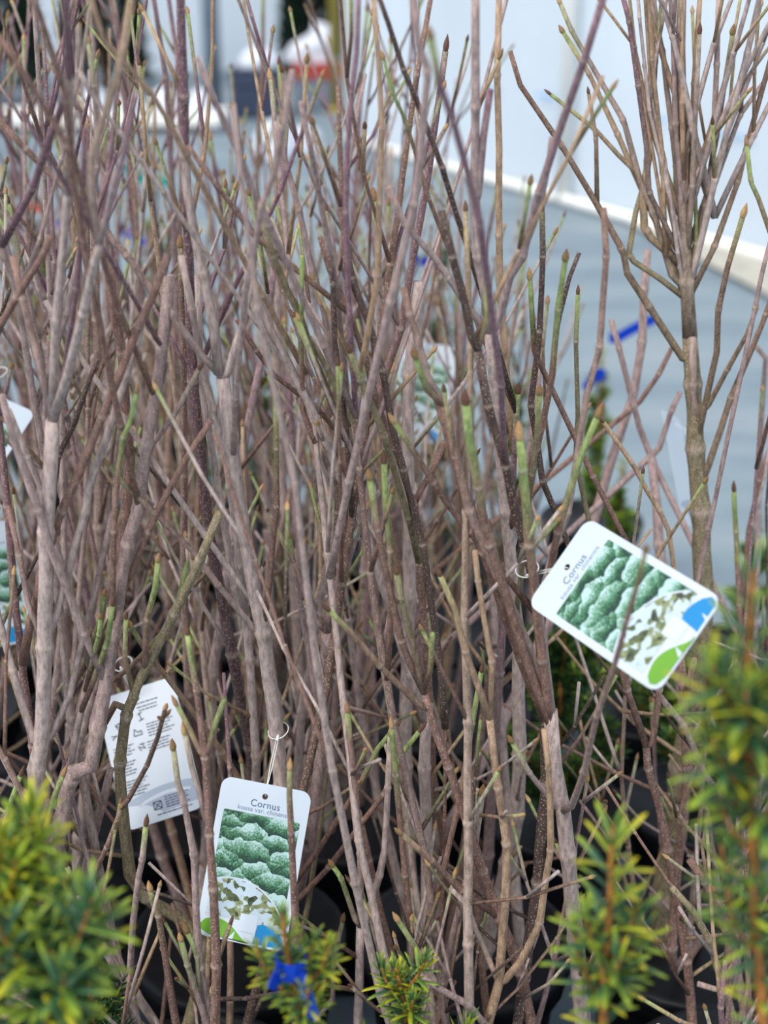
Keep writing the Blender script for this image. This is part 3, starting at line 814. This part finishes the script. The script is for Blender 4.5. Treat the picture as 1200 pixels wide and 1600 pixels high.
FANP = [(at(x_, y_, 1.455), .004, trunk) for x_, y_ in ((1076,500),(1074,465),(1072,430),(1071,400),(1070,360),(1069,320),(1068,280),(1067,240),(1040,400),(1100,400),(1117,340))]
for k in range(17):
    if not FANP: break
    p_, r_, st = frng.choice(FANP)
    tp, tr, _ = shoot(p_, Vector((frng.uniform(-.36,.46), frng.uniform(-.2,.25), 1)).normalized(), frng.uniform(.0026,.0042), frng.choice((3,4,5)), frng, frng.uniform(.075,.11), .07)
    ch = [(tp, tr, frng.choice((CC['t'],CC['m'],CC['p'],CC['p'])), 'b', None)]
    for j in range(1, len(tp)-1):
        if frng.random() < .45:
            q3, r3, _ = shoot(tp[j], rot_dir((tp[j+1]-tp[j]).normalized(), .5, frng.uniform(0,6.28)), tr[j]*.75, frng.choice((1,2)), frng, .07, .12)
            ch.append((q3, r3, frng.choice((CC['t'],CC['m'])), 'b', None))
    new_twig(st, ch, frng, 6)
def connect(pts, rad):
    P0 = pts[0]; d = (pts[0]-pts[1]).normalized(); best = None; bc = 9e9
    for q, r_, s in ALLPTS:
        v = q-P0; l = v.length
        if l < .02 or l > .42 or q.z > P0.z-.01: continue
        cst = v.angle(d)+l*1.6
        if cst < bc and not blocks([q, P0], 3): bc = cst; best = (q, s)
    return best
for pts, rad, col, tip, ce in FLOAT:
    b = connect(pts, rad)
    if not b: print('no join', pts[0]); continue
    q, s = b; m_ = q.lerp(pts[0], .5)+(pts[0]-pts[1]).normalized()*(q-pts[0]).length*.10
    new_twig(s, [([q, m_]+pts, [rad[0]*1.1, rad[0]*1.05]+rad, col, tip, ce)], trng, 8, old=.6)
for p in PL: low_twigs(p, {0:30, 1:26, 2:18}.get(p.row, 4), grng)

# ================================================================== yews
def needle_mesh(name, c_mid, c_edge, c_tip):
    mb = MB(); L_, W_ = .024, .0019
    vv = []; cs = []; ts = (0,.12,.5,.85,1)
    for t in ts:
        wv = W_*{0:.35,.12:.85,.5:1,.85:.75,1:.12}[t]; x = L_*t; z = .0016*math.sin(t*2.6)
        cm = lerp3(c_mid, c_tip, max(0,(t-.6)/.4)); ce = lerp3(c_edge, c_tip, max(0,(t-.6)/.4))
        vv += [(x,-wv,z+.0003),(x,0,z),(x,wv,z+.0003)]; cs += [ce,cm,ce]
        vv += [(x,0,z-.0006)]; cs += [lerp3(cm, lin((150,170,110)), .35)]
    fs = []
    for j in range(len(ts)-1):
        a, b = j*4, j*4+4
        fs += [(a,a+1,b+1,b),(a+1,a+2,b+2,b+1),(a+3,a,b,b+3),(a+2,a+3,b+3,b+2)]
    mb.add(vv, fs, cs); return mb.mesh(name, M['needle'])
DK, MD, YG, YL = lin((36,72,48)), lin((92,132,56)), lin((172,190,50)), lin((222,206,48))
NEED = [needle_mesh('needle', lin((48,96,72)), lin((76,124,74)), YG), needle_mesh('needle', lin((66,112,52)), lin((140,164,50)), YG),
        needle_mesh('needle', lin((128,158,44)), lin((190,190,44)), YL), needle_mesh('needle', lin((24,52,44)), lin((38,70,50)), lin((60,92,56)))]
def needle_joined(mb, p, d, L_, W_, col, tipc):
    s = d.orthogonal().normalized(); s = Matrix.Rotation(R.uniform(0,6.28), 3, d) @ s
    mb.add([p, p+d*L_*.4+s*W_, p+d*L_, p+d*L_*.4-s*W_], [(0,1,2),(0,2,3)], [col, col, tipc, col])
def shoot_path(p, d, L_, up, rr, n=6):
    pts = [p]
    for k in range(n):
        d = (d+Vector((rr.uniform(-.06,.06), rr.uniform(-.06,.06), up))).normalized(); pts.append(pts[-1]+d*L_/n)
    return pts
def front_yew(px_pts, Y, label, seed, shoots, gold=.4, needle_s=1.0, lower=10, density=520, nmax=290, pot_s=1.0, off=(0,0), lead=1.0):
    """upright yew nearer than the shrubs; px_pts trace its leader from the tip down"""
    rr = random.Random(seed)
    top = [at(x, y, Y) for x, y in px_pts]; bot = top[-1]
    base = Vector((bot.x+off[0], Y+off[1], 0)); root = empty('potted_yew', base); tag(root, label, 'yew'); pot_for(root, pot_s)
    mid = [base+Vector((0,0,.2*pot_s)), base.lerp(bot, .5)+Vector((0,0,.0))]
    path = top+[mid[1], mid[0]]
    mb = MB(); n = len(path); mb.tube(path, [.0012+.0034*min(1, k/(n-1)) for k in range(n)]); mb.build('stem', M['yewstem'], root, off=base)
    lines = [(top, gold, .0)]
    for (t, az, L_, up) in shoots:
        i = min(len(top)-2, int(t*(len(top)-1))); p = top[i].lerp(top[i+1], t*(len(top)-1)-i)
        d = Vector((math.cos(az), math.sin(az), .55)).normalized()
        sp_ = shoot_path(p, d, L_, up, rr); mb = MB(); mb.tube(sp_, [.0017-.0008*k/6 for k in range(7)], n=6); mb.build('shoot', M['yewstem'], root, off=base)
        lines.append((sp_[::-1], gold, .0))
    for k in range(lower):              # foliage below the picture, down to the pot
        t = rr.uniform(.3,1); p = bot.lerp(mid[0], t*.85); a = rr.uniform(0,6.28)
        sp_ = shoot_path(p, Vector((math.cos(a), math.sin(a), .7)).normalized(), rr.uniform(.06,.10), .1, rr); mb = MB(); mb.tube(sp_, [.0017-.0008*k/6 for k in range(7)], n=6)
        mb.build('shoot', M['yewstem'], root, off=base); lines.append((sp_[::-1], gold, 1))
    cnt = 0; st = MB()
    for li, (ln, gd, low) in enumerate(lines):
        L = [0]
        for i in range(1, len(ln)): L.append(L[-1]+(ln[i]-ln[i-1]).length)
        nn = int(L[-1]*density*(lead*1.5 if li == 0 else 1.2))
        for k in range(nn):
            s = L[-1]*(k+.5)/nn; i = max(j for j in range(len(ln)-1) if L[j] <= s)
            p = ln[i].lerp(ln[i+1], (s-L[i])/max(1e-6, L[i+1]-L[i])); ax = (ln[i]-ln[i+1]).normalized()
            az = k*2.39996+rr.uniform(-.3,.3); near = max(0, 1-s/.02)
            ang = (1.15-.75*near)+rr.uniform(-.25,.2); d = rot_dir(ax, ang, az)
            q = rr.random(); young = gd*(1.0 if s < .035 else .55)
            vi = 2 if q < young*.55 else 1 if q < young*1.25 else 0
            sc = needle_s*rr.uniform(.75,1.12)*(1-.35*near)
            if low or cnt >= nmax:
                c = (DK, MD, YG, DK)[vi if vi < 3 else 3]; needle_joined(st, p, d, .023*sc, .0018, c, lerp3(c, YG, .3)); continue
            cnt += 1
            o = bpy.data.objects.new('needle', NEED[vi]); COL.objects.link(o); o.parent = root; o.location = p-base
            o.rotation_mode = 'QUATERNION'
            o.rotation_quaternion = d.to_track_quat('X', 'Z'); o.scale = (sc, sc*1.1, sc)
    if st.v: tag(st.build('needles', M['needle'], root, off=base, smooth=False), kind='stuff')
    return root, top
PI = math.pi
yA, _ = front_yew([(8,1312),(4,1380),(0,1460),(-8,1620)], .74, 'golden yew with bright yellow needle tips, beside the darker yew', 31,
    [(.25,.3,.05,.25),(.35,2.6,.05,.25),(.5,0,.06,.25),(.62,.9,.06,.25),(.7,5.6,.06,.2),(.45,5.5,.05,.3)], gold=1.0, needle_s=1.35, density=520)
yB, _ = front_yew([(80,1462),(80,1500),(77,1550),(74,1625)], .70, 'dark green yew with a few long yellow-green upper needles', 32,
    [(.45,.1,.06,.25),(.55,3.1,.06,.25),(.6,1.4,.06,.3),(.75,5.3,.06,.2),(.8,.6,.07,.2)], gold=.26, needle_s=1.5, density=430)
yC, topC = front_yew([(440,1428),(447,1480),(460,1540),(478,1625)], .80, 'yew leader tied with a blue ribbon below its tip', 33,
    [(.72,.05,.05,.3),(.78,2.9,.055,.2),(.6,.3,.035,.3),(.85,5.2,.05,.3),(.85,.6,.06,.3)], gold=.55, needle_s=.8, density=600)
yD, _ = front_yew([(618,1512),(628,1550),(640,1625)], .95, 'small yew tip with orange-brown shoot and short neat needles', 34,
    [(.5,.1,.04,.3),(.6,3.0,.04,.3),(.75,5.0,.04,.3)], gold=.5, needle_s=.95, density=620)
yE, _ = front_yew([(958,1290),(955,1340),(953,1420),(945,1510),(942,1625)], .74, 'upright yew leader with sparse needles on a bare orange shoot', 35,
    [(.72,.15,.045,.35),(.70,3.0,.035,.3),(.82,.4,.05,.25),(.86,2.7,.05,.3),(.8,5.0,.04,.3)], gold=.45, needle_s=1.3, density=330, lead=.6)
yF, _ = front_yew([(1176,892),(1172,960),(1168,1040),(1170,1130),(1175,1250),(1178,1380),(1185,1500),(1195,1625)], .70, 'tall bushy yew with a bare orange leader above dense foliage', 36,
    [(.42,3.6,.05,.2),(.40,.3,.05,.3),(.46,4.4,.055,.25),(.5,2.8,.06,.25),(.52,.2,.06,.2),(.56,3.4,.055,.2),(.6,5.2,.05,.2),(.62,2.4,.055,.25),(.66,3.0,.05,.25),(.78,2.8,.055,.3),(.8,4.2,.055,.3),(.84,3.4,.06,.3)], gold=.38, needle_s=1.3, density=430, nmax=300, lead=.42)

def ribbon(name, pts, wv, m, label, width_dir=Vector((0,0,1)), cat='ribbon', group=None):
    """a short strap of folded plastic ribbon with thickness"""
    b = pts[0]; mb = MB(); vv = []; n = len(pts)
    for i, p in enumerate(pts):
        t = (pts[min(i+1,n-1)]-pts[max(i-1,0)]).normalized(); wdv = (width_dir-t*width_dir.dot(t)).normalized(); nn = t.cross(wdv)*.0003
        vv += [p-wdv*wv/2-nn, p+wdv*wv/2-nn, p+wdv*wv/2+nn, p-wdv*wv/2+nn]
    fs = [(i*4+a, i*4+(a+1)%4, i*4+4+(a+1)%4, i*4+4+a) for i in range(n-1) for a in range(4)]+[(3,2,1,0), tuple((n-1)*4+a for a in range(4))]
    mb.add(vv, fs); o = mb.build(name, M[m], None, off=b, smooth=False); o.location = b
    return tag(o, label, cat, group)
def ring_pts(c, r_, n=10): return [c+Vector((r_*math.cos(2*PI*k/n), r_*math.sin(2*PI*k/n), 0)) for k in range(n+1)]
def tied(px, py, Y, r_, s, label, m='ribbon', ends=((1,.3),), group=None):
    """ribbon knotted round a stem: a loop and loose ends"""
    c = at(px, py, Y); pts = ring_pts(c, r_)
    o = ribbon('tie_ribbon', pts, .012*s, m, label, group=group)
    for dx, dz in ends:
        e = [c+Vector((r_*math.copysign(1,dx)*.6,-r_*.9,0))]
        for k in range(1,5): e.append(e[0]+Vector((dx*.012*k*s, -.003*k, dz*.012*k*s-.0006*k*k)))
        q = ribbon('ribbon_end', e, .013*s, m, None); del_cat(q); q.parent = o; q.location = e[0]-o.location
    return o
def del_cat(o):
    for k in ('label','category','group'):
        if k in o: del o[k]
tied(455, 1506, .80, .011, 1.25, 'blue ribbon tied on the yew tip in front of the picture tag', ends=((-.10,.10),(.16,-.34)))

def back_yew(px, py, Y, wv, label, seed, n=2600, group=None, tone=.25, base_z=0):
    rr = random.Random(seed); top = at(px, py, Y); base = Vector((top.x, Y, 0))
    root = empty('potted_yew', base); tag(root, label, 'yew', group); pot_for(root, .8)
    mb = MB(); mb.tube([Vector((0,0,.17)), Vector((rr.uniform(-.01,.01),0,top.z*.6)), Vector((0,0,top.z))], [.008,.005,.0015]); mb.build('stem', M['yewstem'], root)
    st = MB(); h = top.z; ns = max(34 if wv > .09 else 20, int((h-.2)*110))
    shoots = [([Vector((0,0,h-.10)), Vector((0,0,h-.05)), Vector((0,0,h))], tone*1.6)]
    for k in range(ns):
        t = rr.random(); z = .2+(h-.26)*t; a = rr.uniform(0,6.28)
        L_ = wv*(.35+.65*(1-t)**.6)*rr.uniform(.6,1.1)
        sp_ = shoot_path(Vector((0,0,z)), Vector((math.cos(a), math.sin(a), .5)).normalized(), L_, .22, rr, 4); shoots.append((sp_, tone))
        if k % 3 == 0:
            mb = MB(); mb.tube(sp_, [.0016,.0014,.0012,.001,.0007], n=5); mb.build('shoot', M['yewstem'], root)
    per = max(10, n//len(shoots))
    for sp_, tn in shoots:
        for k in range(per):
            f = (k+rr.random())/per*(len(sp_)-1); i = min(len(sp_)-2, int(f)); p = sp_[i].lerp(sp_[i+1], f-i); ax = (sp_[i+1]-sp_[i]).normalized()
            d = rot_dir(ax, rr.uniform(.6,1.2), k*2.4); tipn = f/(len(sp_)-1)
            q = rr.random(); c = YG if q < tn*tipn else MD if q < tn*2.2*tipn+.1 else lerp3(DK, lin((28,56,44)), rr.random())
            needle_joined(st, p, d, rr.uniform(.015,.023), .0014, c, lerp3(c, MD, .4))
    tag(st.build('needles', M['needle'], root, smooth=False), kind='stuff')
    return root
BY = [(690,345,2.62,.055,'slim yew standing behind the far tag'), (205,395,2.75,.06,'slim yew with yellow-green tip and blue ribbon behind the thicket'),
      (72,372,3.0,.06,'slim yew with a blue ribbon beside the orange tape'), (238,300,3.35,.07,'slim yew with a teal ribbon behind the thicket'),
      (510,505,2.55,.07,'dark yew column glimpsed deep behind the bare stems'), (803,560,2.45,.055,'dark yew column at the edge of the thicket beside open floor'),
      (940,545,2.75,.05,'yew with two blue ribbons standing on the open floor'), (975,720,2.35,.05,'short yew beside the yew with two blue ribbons'),
      (1185,815,2.15,.06,'dark bushy yew tip at the edge of the open floor'), (1110,1030,1.70,.16,'dark broad yew behind the tilted picture tag'),
      (885,965,1.68,.15,'dark broad yew low behind the forked dogwood stem'), (1005,1040,1.98,.15,'dark broad yew between the two other broad yews'), (300,600,2.75,.07,'dark yew column deep in the left of the thicket'),
      (405,520,2.75,.07,'dark yew column behind the ribbonless gap in the stems'), (120,430,2.7,.07,'dark yew column beside the ribboned slim yew'), (46,308,3.2,.05,'slim yew tied with orange tape behind the thicket')]
for k, (px, py, Y, wv, lb) in enumerate(BY): back_yew(px, py, Y, wv, lb, 50+k, n=11000 if wv > .09 else 3000, tone=.5 if k in (1,6,7) else .18)
q = front_yew  # low sprig near the pots
tied(958, 528, 2.72, .008, 1.5, 'blue ribbon end sticking out from the yew on open floor', ends=((1,.75),))
tied(935, 585, 2.72, .014, 1.5, 'lower blue ribbon tied round the yew on open floor', ends=((-.3,-.2),))
tied(70, 356, 2.97, .010, 1.3, 'blue ribbon beside the orange tape in the thicket', ends=((.6,.35),))
tied(198, 362, 2.72, .010, 1.3, 'blue ribbon on the yew with the yellow-green tip', ends=((.5,-.2),))
tied(230, 282, 3.3, .010, 1.5, 'teal ribbon on a slim yew behind the thicket', m='teal', ends=((-.6,.6),(.8,.1)))
tied(683, 408, 2.6, .010, 1.4, 'blue ribbon tied on the slim yew behind the far tag', ends=((-.7,.2),))
tied(614, 456, 2.6, .006, 1.1, 'narrow blue ribbon end hanging between bare stems', ends=((0.05,-.8),))
tied(45, 320, 3.2, .012, 1.4, 'orange tape tied to a twig behind the thicket', m='red', ends=((.4,.0),))
# low dark sprig at the left by the pots
back_yew(135, 1490, 1.02, .09, 'small dark yew with fine needles low among the pots', 88, n=2600, tone=.05)

# ================================================================== tags
TW, TH = .088, .149
def curve_mesh(name, loops, ext):
    cu = bpy.data.curves.new(name, 'CURVE'); cu.dimensions = '2D'; cu.fill_mode = 'BOTH'; cu.extrude = ext
    for lp in loops:
        sp_ = cu.splines.new('POLY'); sp_.points.add(len(lp)-1); sp_.use_cyclic_u = True
        for i, (x, y) in enumerate(lp): sp_.points[i].co = (x, y, 0, 1)
    o = bpy.data.objects.new(name, cu); COL.objects.link(o); dg = bpy.context.evaluated_depsgraph_get()
    me = bpy.data.meshes.new_from_object(o.evaluated_get(dg)); bpy.data.objects.remove(o); bpy.data.curves.remove(cu); me.name = name
    return me
def text_mesh(s, size):
    cu = bpy.data.curves.new('lettering', 'FONT'); cu.body = s; cu.size = size; cu.align_x = 'CENTER'; cu.align_y = 'CENTER'; cu.space_character = 1.05
    o = bpy.data.objects.new('lettering', cu); COL.objects.link(o); dg = bpy.context.evaluated_depsgraph_get()
    me = bpy.data.meshes.new_from_object(o.evaluated_get(dg)); bpy.data.objects.remove(o); bpy.data.curves.remove(cu)
    return me
def rrect(x0, y0, x1, y1, r_, n=6):
    out = []
    for cx, cy, a0 in ((x1-r_,y1-r_,0),(x0+r_,y1-r_,90),(x0+r_,y0+r_,180),(x1-r_,y0+r_,270)):
        for k in range(n+1):
            a = math.radians(a0+90*k/n); out.append((cx+r_*math.cos(a), cy+r_*math.sin(a)))
    return out
def P2(u, v): return ((u-.5)*TW, (.5-v)*TH)      # share of the width, share of the height from the top
hole = [(P2(.5,.08)[0]+.0028*math.cos(2*PI*k/14), P2(.5,.08)[1]+.0028*math.sin(2*PI*k/14)) for k in range(14)]
TM = {'card': curve_mesh('card', [rrect(-TW/2,-TH/2,TW/2,TH/2,.010), hole], .00035)}
def flat(name, pts): return curve_mesh(name, [pts], .00003)
x0, y1 = P2(.075,.2); x1, y0 = P2(.925,.86)
cx, cy, cr = (.35-.5)*TW, (.5-.98)*TH, .054
arc = []
for k in range(41):
    a = PI-PI*k/40; arc.append((cx+cr*math.cos(a), cy+cr*math.sin(a)))
def clipc(p, pad=0): return (min(max(p[0], x0-pad), x1+pad), max(p[1], y0-pad))
inset = [clipc(p) for p in arc if p[1] >= y0]
inset = [(x0, y0)]+[p for p in inset]+[(min(x1, cx+math.sqrt(max(0,cr*cr-(y0-cy)**2))), y0)]
ringo = [(x, y) for x, y in [(cx+(cr+.0016)*math.cos(PI-PI*k/40), cy+(cr+.0016)*math.sin(PI-PI*k/40)) for k in range(41)]]
ringo = [(max(x0, x), y) for x, y in ringo if y >= y0 and x <= x1+.0005]; ringo = [(x0, y0)]+ringo+[(min(x1, ringo[-1][0]), y0)]
TM['photo'] = flat('printed_photo', rrect(x0,y0,x1,y1,.002)); TM['ring'] = flat('inset_border', ringo); TM['inset'] = flat('inset_photo', inset)
def swoosh(c, rx, ry, a0, a1, extra): 
    return [P2(c[0]+rx*math.cos(math.radians(a0+(a1-a0)*k/16)), c[1]-ry*math.sin(math.radians(a0+(a1-a0)*k/16))) for k in range(17)]+[P2(*e) for e in extra]
TM['green'] = flat('green_leaf_print', [P2(.035,.93)]+[P2(.08+.5*t, .895-.03*math.sin(PI*min(1,t*1.2))+.10*t*t) for t in [k/14 for k in range(15)]]+[P2(.60,.985),P2(.15,.985),P2(.06,.965)])
TM['blue'] = flat('blue_leaf_print', [P2(.63,.985)]+[P2(.64+.02*t, .97-.10*t) for t in [k/4 for k in range(5)]]+[P2(.72,.855),P2(.82,.87),P2(.91,.90),P2(.965,.94),P2(.95,.97),P2(.90,.985)])
TM['vein1'] = flat('leaf_vein', [P2(.36,.985),P2(.43,.93),P2(.415,.985)]); TM['vein2'] = flat('leaf_vein', [P2(.76,.985),P2(.80,.945),P2(.795,.985)])
TM['box'] = flat('blank_square', rrect(*P2(.46,.925),*P2(.65,.815),.0004))
TM['t1'] = text_mesh('Cornus', .0092); TM['t2'] = text_mesh('kousa var. chinensis', .0062)
def bars(rows, wv):                     # rows of word-like strokes too small to read
    mb = MB(); rr = random.Random(len(rows)*7+3)
    for (u, v, ln) in rows:
        x, y = P2(u, v); e = x+ln*TW
        while x < e:
            l = rr.uniform(.0016,.0055); mb.add([(x,y-wv/2,0),(min(e,x+l),y-wv/2,0),(min(e,x+l),y+wv/2,0),(x,y+wv/2,0)], [(0,1,2,3)]); x += l+.0008
    return mb.mesh('small_print', M['inkdark'], smooth=False)
TM['bars'] = bars([(.42,.12,.34),(.47,.15,.26),(.49,.175,.24)]+[(.54,.29+.022*k,.34-.04*(k%3)) for k in range(5)]+[(.5,.42+.022*k,.3-.03*(k%2)) for k in range(4)]+
    [(.07,.40+.022*k,.26-.04*(k%2)) for k in range(4)]+[(.07,.52+.022*k,.24-.03*(k%3)) for k in range(5)]+[(.07,.66+.021*k,.34-.04*(k%3)) for k in range(6)]+[(.55,.845+.018*k,.3-.03*(k%2)) for k in range(5)]+[(.42,.955,.45)], .0011)
def icons():
    mb = MB()
    def st(a, b, t=.0005):
        A_, B_ = Vector((*P2(*a),0)), Vector((*P2(*b),0)); d = (B_-A_).normalized(); n = Vector((-d.y,d.x,0))*t
        mb.add([A_-n,B_-n,B_+n,A_+n], [(0,1,2,3)])
    for a, b in (((.16,.23),(.19,.27)),((.16,.23),(.24,.22)),((.17,.235),(.24,.265)),((.2,.22),(.25,.25)),((.48,.19),(.50,.25)),((.46,.2),(.52,.19)),((.46,.25),(.53,.24)),
                 ((.38,.30),(.36,.35)),((.36,.35),(.47,.35)),((.47,.35),(.46,.32)),((.46,.32),(.42,.33)),((.42,.33),(.38,.30)),
                 ((.38,.43),(.41,.47)),((.40,.42),(.47,.42)),((.40,.44),(.47,.46)),((.43,.42),(.46,.45)),
                 ((.40,.86),(.50,.86)),((.50,.86),(.50,.915)),((.50,.915),(.40,.915)),((.40,.915),(.40,.86)),((.40,.86),(.50,.915)),((.50,.86),(.40,.915)),((.08,.30),(.16,.31)),((.09,.33),(.15,.30))): st(a, b)
    return mb.mesh('icon_print', M['inkdark'], smooth=False)
TM['icons'] = icons()
TM['greyarc'] = flat('grey_leaf_print', [P2(.08,.83)]+[P2(.10+.85*t, .83-.075*math.sin(PI*(.12+.62*t))) for t in [k/14 for k in range(15)]]+[P2(.965,.93),P2(.5,.945),P2(.42,.90),P2(.30,.855)])
TM['greyvein'] = flat('leaf_vein', [P2(.22,.86)]+[P2(.3+.6*t,.83-.03*math.sin(PI*t)) for t in [k/8 for k in range(9)]]+[P2(.88,.845),P2(.6,.825),P2(.4,.84)])
def add_mesh(name, me, parent, m, z):
    o = bpy.data.objects.new(name, me); COL.objects.link(o); o.parent = parent; o.location.z = z
    if not me.materials: me.materials.append(m)
    return o
def plant_tag(TL, TR, BL, label, back=False, plain=False):
    """hang tag whose corners lie at these points"""
    u = (TR-TL); v = (TL-BL); c = TL+(u-v)*.5; un = u.normalized(); vn = (v-un*v.dot(un)).normalized(); wn_ = un.cross(vn)
    root = empty('plant_tag', c); tag(root, label, 'tag')
    root.rotation_mode = 'QUATERNION'; root.rotation_quaternion = Matrix((un, vn, wn_)).transposed().to_quaternion()
    card = add_mesh('card', TM['card'], root, M['card'], 0)
    if plain: add_mesh('grey_leaf_print', TM['greyarc'], card, M['grey'], .0005)
    elif back:
        for nm, k, m, z in (('grey_leaf_print','greyarc','grey',.0005),('leaf_vein','greyvein','white',.0007),('small_print','bars','inkdark',.0009),('icon_print','icons','inkdark',.0009)):
            add_mesh(nm, TM[k], card, M[m], z)
    else:
        for nm, k, m, z in (('printed_photo','photo','shrub',.00045),('inset_border','ring','white',.0006),('inset_photo','inset','bloom',.00075),('blank_square','box','white',.0009),
                            ('green_leaf_print','green','green',.0005),('blue_leaf_print','blue','blue',.0005),('leaf_vein','vein1','white',.00065),('leaf_vein','vein2','white',.00065)):
            add_mesh(nm, TM[k], card, M[m], z)
        o = add_mesh('lettering', TM['t1'], card, M['ink'], .0006); o.location.x, o.location.y = P2(.52,.132)
        o = add_mesh('lettering', TM['t2'], card, M['ink2'], .0006); o.location.x, o.location.y = P2(.52,.172)
    hl = c+un*P2(.5,.08)[0]+vn*P2(.5,.08)[1]
    return root, hl, wn_
def string(root, hl, wn_, target, r_):
    """two strands from the hole up to a loop round a stem"""
    inv = root.rotation_quaternion.inverted(); off = root.location
    mb = MB(); mid = hl.lerp(target, .55); loop = []
    for sg in (-1,1):
        side = (target-hl).cross(wn_).normalized()*sg
        mb.tube([hl-wn_*.002, hl+wn_*.0015+(target-hl)*.06, mid+side*.0012+wn_*.001, target+side*.001], [.0005]*4, n=5)
    n = 18; ax = (target-hl).normalized()
    lp = [target+Vector((r_*math.cos(2*PI*k/n), r_*math.sin(2*PI*k/n)+r_*.9, .004*math.sin(2*PI*k/n+.6)+.002)) for k in range(n+1)]
    mb.tube(lp, [.0006]*(n+1), n=5)
    mb.tube([target-ax*.004, target, target+ax*.004], [.0009,.0016,.0009], n=6)
    mb.v = [tuple(inv @ (Vector(p)-off)) for p in mb.v]
    mb.build('string', M['string'], root)
Z1 = 1.32
t1, h1, n1 = plant_tag(atz(357,1214,Z1+.012), atz(500,1242,Z1-.004), atz(293,1455,Z1+.004), 'upright plant tag with shrub photo reading Cornus, hanging low by a white string')
string(t1, h1, n1, at(434,1152,1.185), .010)
t2, h2, n2 = plant_tag(atz(840,947,1.165), atz(939,805,1.165), atz(1004,1087,1.075), 'tilted plant tag with shrub photo reading Cornus, behind a single budded twig')
string(t2, h2, n2, atz(825,899,1.22), .010)
t3, h3, n3 = plant_tag(atz(140,1105,1.55), atz(262,1066,1.55), atz(205,1290,1.5), 'plant tag showing its pale back with small print and symbols', back=True)
string(t3, h3, n3, atz(190,1046,1.52), .010)
t4, h4, n4 = plant_tag(atz(628,528,2.12), atz(700,536,2.1), atz(620,690,2.1), 'plant tag with shrub photo far back among the bare stems')
string(t4, h4, n4, atz(652,505,2.14), .01)
t5, h5, n5 = plant_tag(atz(1056,690,1.80), atz(1088,706,1.89), atz(1040,768,1.70), 'plant tag turned half away beside the thick trunk', plain=True)
string(t5, h5, n5, atz(1085,680,1.78), .01)
t6, h6, n6 = plant_tag(atz(-74,612,1.62), atz(12,650,1.62), atz(-112,742,1.56), 'plant tag half hidden by stems beside the leaning mauve stem')
string(t6, h6, n6, atz(-8,590,1.62), .012)
t7, h7, n7 = plant_tag(atz(-78,842,1.7), atz(36,824,1.7), atz(-72,1006,1.7), 'plant tag with shrub photo low behind the thick forked stem')
string(t7, h7, n7, atz(-12,805,1.72), .01)

# ---------- labels of the dogwoods
for p in PL:
    row, x = p.row, p.base.x
    g = None
    if row == 0:
        lb = {0:'bare dogwood with a thick pale forked stem, potted beside the golden yew', 1:'bare dogwood whose thin stems stand before the upright picture tag', 2:'bare dogwood with tan wishbone-forked stems, potted beside the small yew tip', 3:'bare dogwood with cut stubs, potted behind the bushy yew'}[[i for i, xx in enumerate(ROWS[0][1]) if abs(xx-x) < .03][0]]
    elif row == 1:
        lb = {0:'bare dogwood holding the tag that shows its back', 1:'bare dogwood on whose grey stem the upright picture tag hangs', 2:'bare dogwood carrying the tilted picture tag', 3:'tall bare dogwood with thick olive trunk and fan of twigs before the film wall'}[[i for i, xx in enumerate(ROWS[1][1]) if abs(xx-x) < .03][0]]
    else: lb = 'bare brown dogwood in a black pot, deep in the crowded block'; g = 'bare dogwoods deep in the block'
    tag(p.root, lb, 'dogwood', g)
